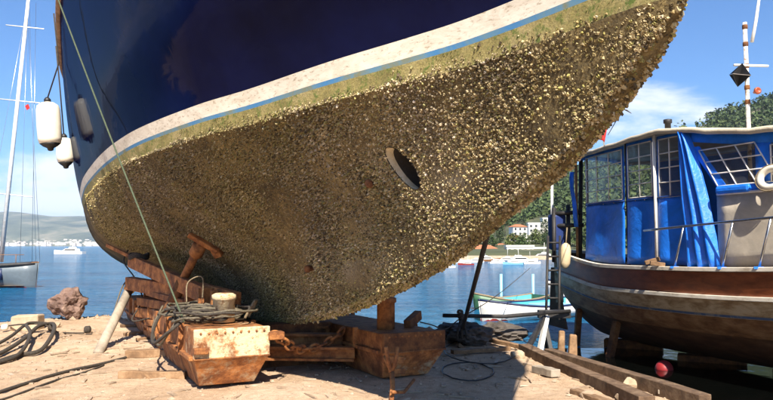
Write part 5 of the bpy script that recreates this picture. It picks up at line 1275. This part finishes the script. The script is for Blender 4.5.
# wood on the hill: one far mass of leafy tufts
m, nt, b = new_mat('pine foliage'); at = nt.nodes.new('ShaderNodeAttribute'); at.attribute_name = 'tint'; nt.links.new(at.outputs['Color'], b.inputs['Base Color']); b.inputs['Roughness'].default_value = .8; M['pine'] = m
V = []; Fc = []; T = []
def tuft(c, r, hgt, n_, base, rndg):
    for k in range(n_):
        u_ = rndg.uniform(-1, 1); an = rndg.uniform(0, 6.28); q = math.sqrt(1 - u_ * u_) * rndg.uniform(.5, 1.0)
        p = Vector((c[0] + r * q * math.cos(an), c[1] + r * q * math.sin(an), c[2] + hgt * (.5 + .5 * u_))); sz = r * rndg.uniform(.16, .30)
        d1 = Vector((rndg.gauss(0, 1), rndg.gauss(0, 1), rndg.gauss(0, .6))).normalized() * sz; d2 = Vector((rndg.gauss(0, 1), rndg.gauss(0, 1), rndg.gauss(0, 1))).normalized() * sz
        o = len(V); V.extend([tuple(p - d1), tuple(p + d2), tuple(p + d1), tuple(p - d2)]); Fc.append((o, o + 1, o + 2, o + 3)); g_ = rndg.uniform(.7, 1.25); T.extend([(base[0] * g_, base[1] * g_, base[2] * g_, 1)] * 4)
rg = random.Random(3); cnt = 0
while cnt < 5200:
    y = 125 + (rg.random() ** 1.1) * 560; f_ = rg.uniform(.06, .64); x = f_ * y
    if not (8 < x): continue
    if y < 255 and f_ < .29: continue
    if mnoise.noise((x * .018, y * .012, .5)) < -.22 and rg.random() < .8: continue
    z = float(hill_h(np.array([x]), np.array([y]))[0]); r = rg.uniform(1.6, 3.4) * (1 + y / 900)
    tuft((x, y, z - .3), r, r * rg.uniform(1.2, 2.0), 26, rg.choice(((.040, .070, .018), (.055, .09, .022), (.075, .105, .028), (.032, .055, .018))), rg); cnt += 1
fo = big_mesh('forest', V, Fc, M['pine'], attr=T); props(fo, 'dense green wood covering the hillside', 'forest', None, 'stuff')
# single trees at the foot of the hill, between the houses
M['bark'] = plain('bark', (.10, .07, .045), .9, .3)
def tree(px, py, d, hpx, wpx, base, lab, cypress=False):
    c = PX(px, py, d); z0 = float(hill_h(np.array([c.x]), np.array([c.y]))[0]); H_ = hpx * d / F; W_ = wpx * d / F / 2
    o = thing('cypress_tree' if cypress else 'leafy_tree', (c.x, c.y, z0 - .2), lab, 'tree', 'trees by the far shore'); base_z = z0 - .2; zc = c.z
    mb = MB(); top = Vector((c.x, c.y, max(zc + H_ * .6, base_z + 1))); mb.tube([(c.x, c.y, base_z), top.lerp(Vector((c.x, c.y, base_z)), .5) + Vector((.05, 0, 0)), top], .2, 6, rr=[.16, .11, .05])
    for k in range(4):
        an = k * 1.7; q = top.lerp(Vector((c.x, c.y, base_z)), .15 + .12 * k); mb.tube([q, q + Vector((W_ * .7 * math.cos(an), W_ * .7 * math.sin(an), H_ * .2))], .05, 5, rr=[.06, .02])
    mb.build('trunk', M['bark'], o)
    global V, Fc, T
    V, Fc, T = [], [], []
    n_ = 80
    for k in range(n_):
        t = rg.random(); rr_ = W_ * ((1 - t) ** .6 if cypress else math.sin(math.pi * (.15 + .8 * t)) ** .7); an = rg.uniform(0, 6.28); q = rr_ * rg.uniform(.3, .85)
        tuft((c.x + q * math.cos(an), c.y + q * math.sin(an), zc + H_ * t * .85), W_ * rg.uniform(.28, .48), H_ * .24, 16, base, rg)
    big_mesh('crown', V, Fc, M['pine'], o, attr=T)
    return o
for (px, py, d, hp, wp, base, lab, cy) in ((492, 252, 150, 16, 14, (.05, .085, .02), 'round green tree at the waterfront nearest the hull', 0), (500, 244, 165, 20, 12, (.035, .06, .016), 'dark green tree left of the white villa', 0), (513, 250, 150, 16, 16, (.085, .11, .022), 'bright yellow green tree below the white villa', 0),
        (524, 232, 190, 22, 7, (.02, .04, .012), 'tall dark cypress between the two white houses', 1), (523, 252, 148, 18, 17, (.055, .09, .02), 'mid green tree in front of the villa terrace', 0), (536, 248, 152, 18, 15, (.09, .12, .03), 'pale green tree right of the terrace', 0), (546, 252, 146, 17, 13, (.035, .062, .016), 'dark bushy tree beside the ladder', 0), (545, 240, 185, 20, 12, (.045, .07, .02), 'leafy tree just left of the right boat stern', 0), (505, 226, 210, 15, 12, (.04, .07, .018), 'tree above the white villa on the slope', 0), (480, 254, 150, 10, 14, (.045, .075, .02), 'low wide tree behind the moored boats near the prop', 0)):
    tree(px, py, d, hp, wp, base, lab, bool(cy))
# houses
M['house_white'] = plain('white render', (.78, .76, .70), .8, .08, .4)
M['house_cream'] = plain('cream render', (.66, .58, .44), .8, .08, .4)
M['roof_tile'] = plain('clay roof tiles', (.36, .13, .06), .85, .25, .8)
M['pane'] = plain('dark window glass', (.03, .04, .05), .2, .2)
def house(px, py, d, wpx, hpx, lab, wall='house_white', roof='roof_tile', rot=.2, floors=2, cols=3):
    c = PX(px, py, d); z0 = float(hill_h(np.array([c.x]), np.array([c.y]))[0]); Wd = wpx * d / F; Hh = hpx * d / F; base = Vector((c.x, c.y, min(z0, c.z) - .8))
    o = thing('house', base, lab, 'house', 'houses on the far shore'); top = c.z + Hh; R_ = Matrix.Rotation(rot, 3, 'Z'); D_ = Wd * .7
    def W(x, y, z): return Vector((c.x, c.y, 0)) + R_ @ Vector((x, y, 0)) + Vector((0, 0, z))
    mb = MB(); mb.hexa([W(-Wd / 2, -D_ / 2, base.z), W(Wd / 2, -D_ / 2, base.z), W(Wd / 2, D_ / 2, base.z), W(-Wd / 2, D_ / 2, base.z), W(-Wd / 2, -D_ / 2, top), W(Wd / 2, -D_ / 2, top), W(Wd / 2, D_ / 2, top), W(-Wd / 2, D_ / 2, top)]); wl_ = mb.build('wall', M[wall], o)
    e = Wd * .06; mb = MB(); rh = Wd * .17
    if roof == 'roof_tile':
        mb.add([W(-Wd / 2 - e, -D_ / 2 - e, top), W(Wd / 2 + e, -D_ / 2 - e, top), W(Wd / 2 + e, D_ / 2 + e, top), W(-Wd / 2 - e, D_ / 2 + e, top), W(-Wd * .22, 0, top + rh), W(Wd * .22, 0, top + rh)], [(0, 1, 5, 4), (1, 2, 5), (2, 3, 4, 5), (3, 0, 4), (3, 2, 1, 0)])
    else:
        mb.hexa([W(sx_ * (Wd / 2 + e * .5), sy_ * (D_ / 2 + e * .5), z_) for z_ in (top + .003, top + .35) for sx_, sy_ in ((-1, -1), (1, -1), (1, 1), (-1, 1))])
    mb.build('roof', M[roof], o)
    for f_ in range(floors):
        for k in range(cols):
            x = Wd * (-.5 + (k + .5) / cols); fh = (top - c.z) / floors; z = c.z + fh * (f_ + .5); ww, hh = Wd / cols * .42, fh * .5
            mb = MB(); mb.box(W(x, -D_ / 2 - .02, z), (ww, .08, hh), rot); wn_ = mb.build('window', M['pane'], wl_)
            mb = MB(); mb.box(W(x, -D_ / 2 - .08, z - hh / 2 - .08), (ww * 1.2, .16, .12), rot); mb.build('sill', M['house_white'], wn_)
    return o
house(518, 236, 185, 15, 9, 'white villa with red roof on the slope between the trees', rot=.25)
house(538, 233, 200, 20, 9, 'long white house right of the cypress', roof='house_white', rot=-.1, cols=4)
house(547, 227, 215, 11, 8, 'small white house highest on the slope by the ladder', roof='house_white', rot=.1, cols=2)
house(514, 242, 165, 12, 5, 'low house with terracotta roof below the villa', wall='house_cream', rot=.1, floors=1)
house(484, 255, 135, 24, 6, 'low cream waterfront house with red roof behind the moored boats', wall='house_cream', rot=.05, floors=1, cols=4)
house(519, 255, 128, 26, 8, 'flat white waterfront building in the gap', roof='house_white', rot=-.05, floors=1, cols=5)
house(542, 256, 130, 24, 7, 'white waterfront shed beside the right boat stern', roof='house_white', rot=.08, floors=1, cols=4)
house(531, 247, 170, 10, 5, 'tiny white cottage among the trees below the long house', roof='house_white', rot=.15, floors=1, cols=2)
house(501, 250, 160, 9, 5, 'small white cottage half hidden left of the terracotta house', wall='house_white', rot=-.2, floors=1, cols=2)
house(458, 257, 140, 18, 5, 'low red roofed house just beside the yacht stem', wall='house_white', rot=.0, floors=1, cols=3)
mb = MB(); mb.hexa([Vector(p) for p in ((6, 100.5, -1.6), (60, 100.5, -1.6), (60, 104.5, -1.6), (6, 104.5, -1.6), (6, 100.5, .1), (60, 100.5, .1), (60, 104.5, .1), (6, 104.5, .1))]); mb.single('quay_wall', M['concrete'], 'pale concrete quay wall along the far waterfront', 'wall')

# far mountains across the bay
def ridge(name, dist, prof, mat, label, depth=1600, seed=1):
    xs_ = np.linspace(prof[0][0], prof[-1][0], 160); hh = np.interp(xs_, [p[0] for p in prof], [p[1] for p in prof])
    rows = 16; Vv = []
    for r_ in range(rows + 1):
        t = r_ / rows; y = dist + depth * t; zz = hh * (math.sin(t * math.pi * .5) ** .9) * (1 + .10 * snoise(xs_ * .004, xs_ * 0 + t * 3, 0, seed) + .05 * snoise(xs_ * .015, xs_ * 0 + t * 9, 0, seed + 1)) - 2
        Vv.append(np.stack([xs_ * (y / dist), np.full_like(xs_, y), zz], -1))
    Vv = np.array(Vv); n_ = len(xs_); I_ = np.arange((rows + 1) * n_).reshape(rows + 1, n_)
    o = big_mesh(name, Vv.reshape(-1, 3), np.stack([I_[:-1, :-1], I_[:-1, 1:], I_[1:, 1:], I_[1:, :-1]], -1).reshape(-1, 4), mat, smooth=True)
    return props(o, label, None, None, 'structure')
M['far_hill'] = mottled('far scrub hills', [(.35, (.020, .035, .018)), (.5, (.08, .095, .05)), (.68, (.24, .21, .14))], .004, .95, 0, 1)
D1 = 4200
def pr_(l): return [((x - CX) / F * D1, (246 - y) / F * (D1 + 1200)) for x, y in l]
ridge('mountains', D1, pr_([(-900, 216), (-500, 205), (-250, 212), (-100, 206), (0, 209), (30, 210), (60, 214), (90, 216), (130, 219), (200, 224), (280, 226), (380, 230), (470, 236), (560, 240), (640, 244)]), M['far_hill'], 'hazy mountain ridge across the bay', seed=4)
M['town'] = mottled('pale town walls', [(.3, (.42, .36, .30)), (.7, (.74, .70, .64))], .01, .9, 0, 1)
V = []; Fc = []; rt = random.Random(9)
for k in range(900):
    px = rt.uniform(-60, 420); t = abs(rt.gauss(0, .5)); x = (px - CX) / F * D1 * 1.02; y = D1 + 10 + t * 160; z = 1 + t * 30 + rt.uniform(0, 4); w, h_, dd = rt.uniform(10, 30), rt.uniform(6, 17), 14
    if px > 115 and rt.random() < .6: continue
    o = len(V); V += [(x + sx_ * w / 2, y + sy_ * dd / 2, z_) for z_ in (-2, z + h_) for sx_, sy_ in ((-1, -1), (1, -1), (1, 1), (-1, 1))]
    Fc += [tuple(i + o for i in f) for f in ((4, 5, 6, 7), (0, 1, 5, 4), (1, 2, 6, 5), (2, 3, 7, 6), (3, 0, 4, 7))]
tw = big_mesh('far_town', V, Fc, M['town']); props(tw, 'pale far town strung along the opposite shore', 'town', None, 'stuff')

# ------------------------------------------------------------------ haze
m = bpy.data.materials.new('thin sea haze'); m.use_nodes = True; nt = m.node_tree; nt.nodes.remove(nt.nodes['Principled BSDF'])
pv = nt.nodes.new('ShaderNodeVolumePrincipled'); pv.inputs['Color'].default_value = (.62, .78, 1.0, 1); pv.inputs['Density'].default_value = 0.00009; pv.inputs['Anisotropy'].default_value = 0.0
nt.links.new(pv.outputs[0], nt.nodes['Material Output'].inputs['Volume'])
mb = MB(); mb.box((0, 0, 199), (18400, 18400, 402)); hz = mb.build('haze', m); props(hz, 'thin bluish sea haze over the bay', 'haze', None, 'stuff')
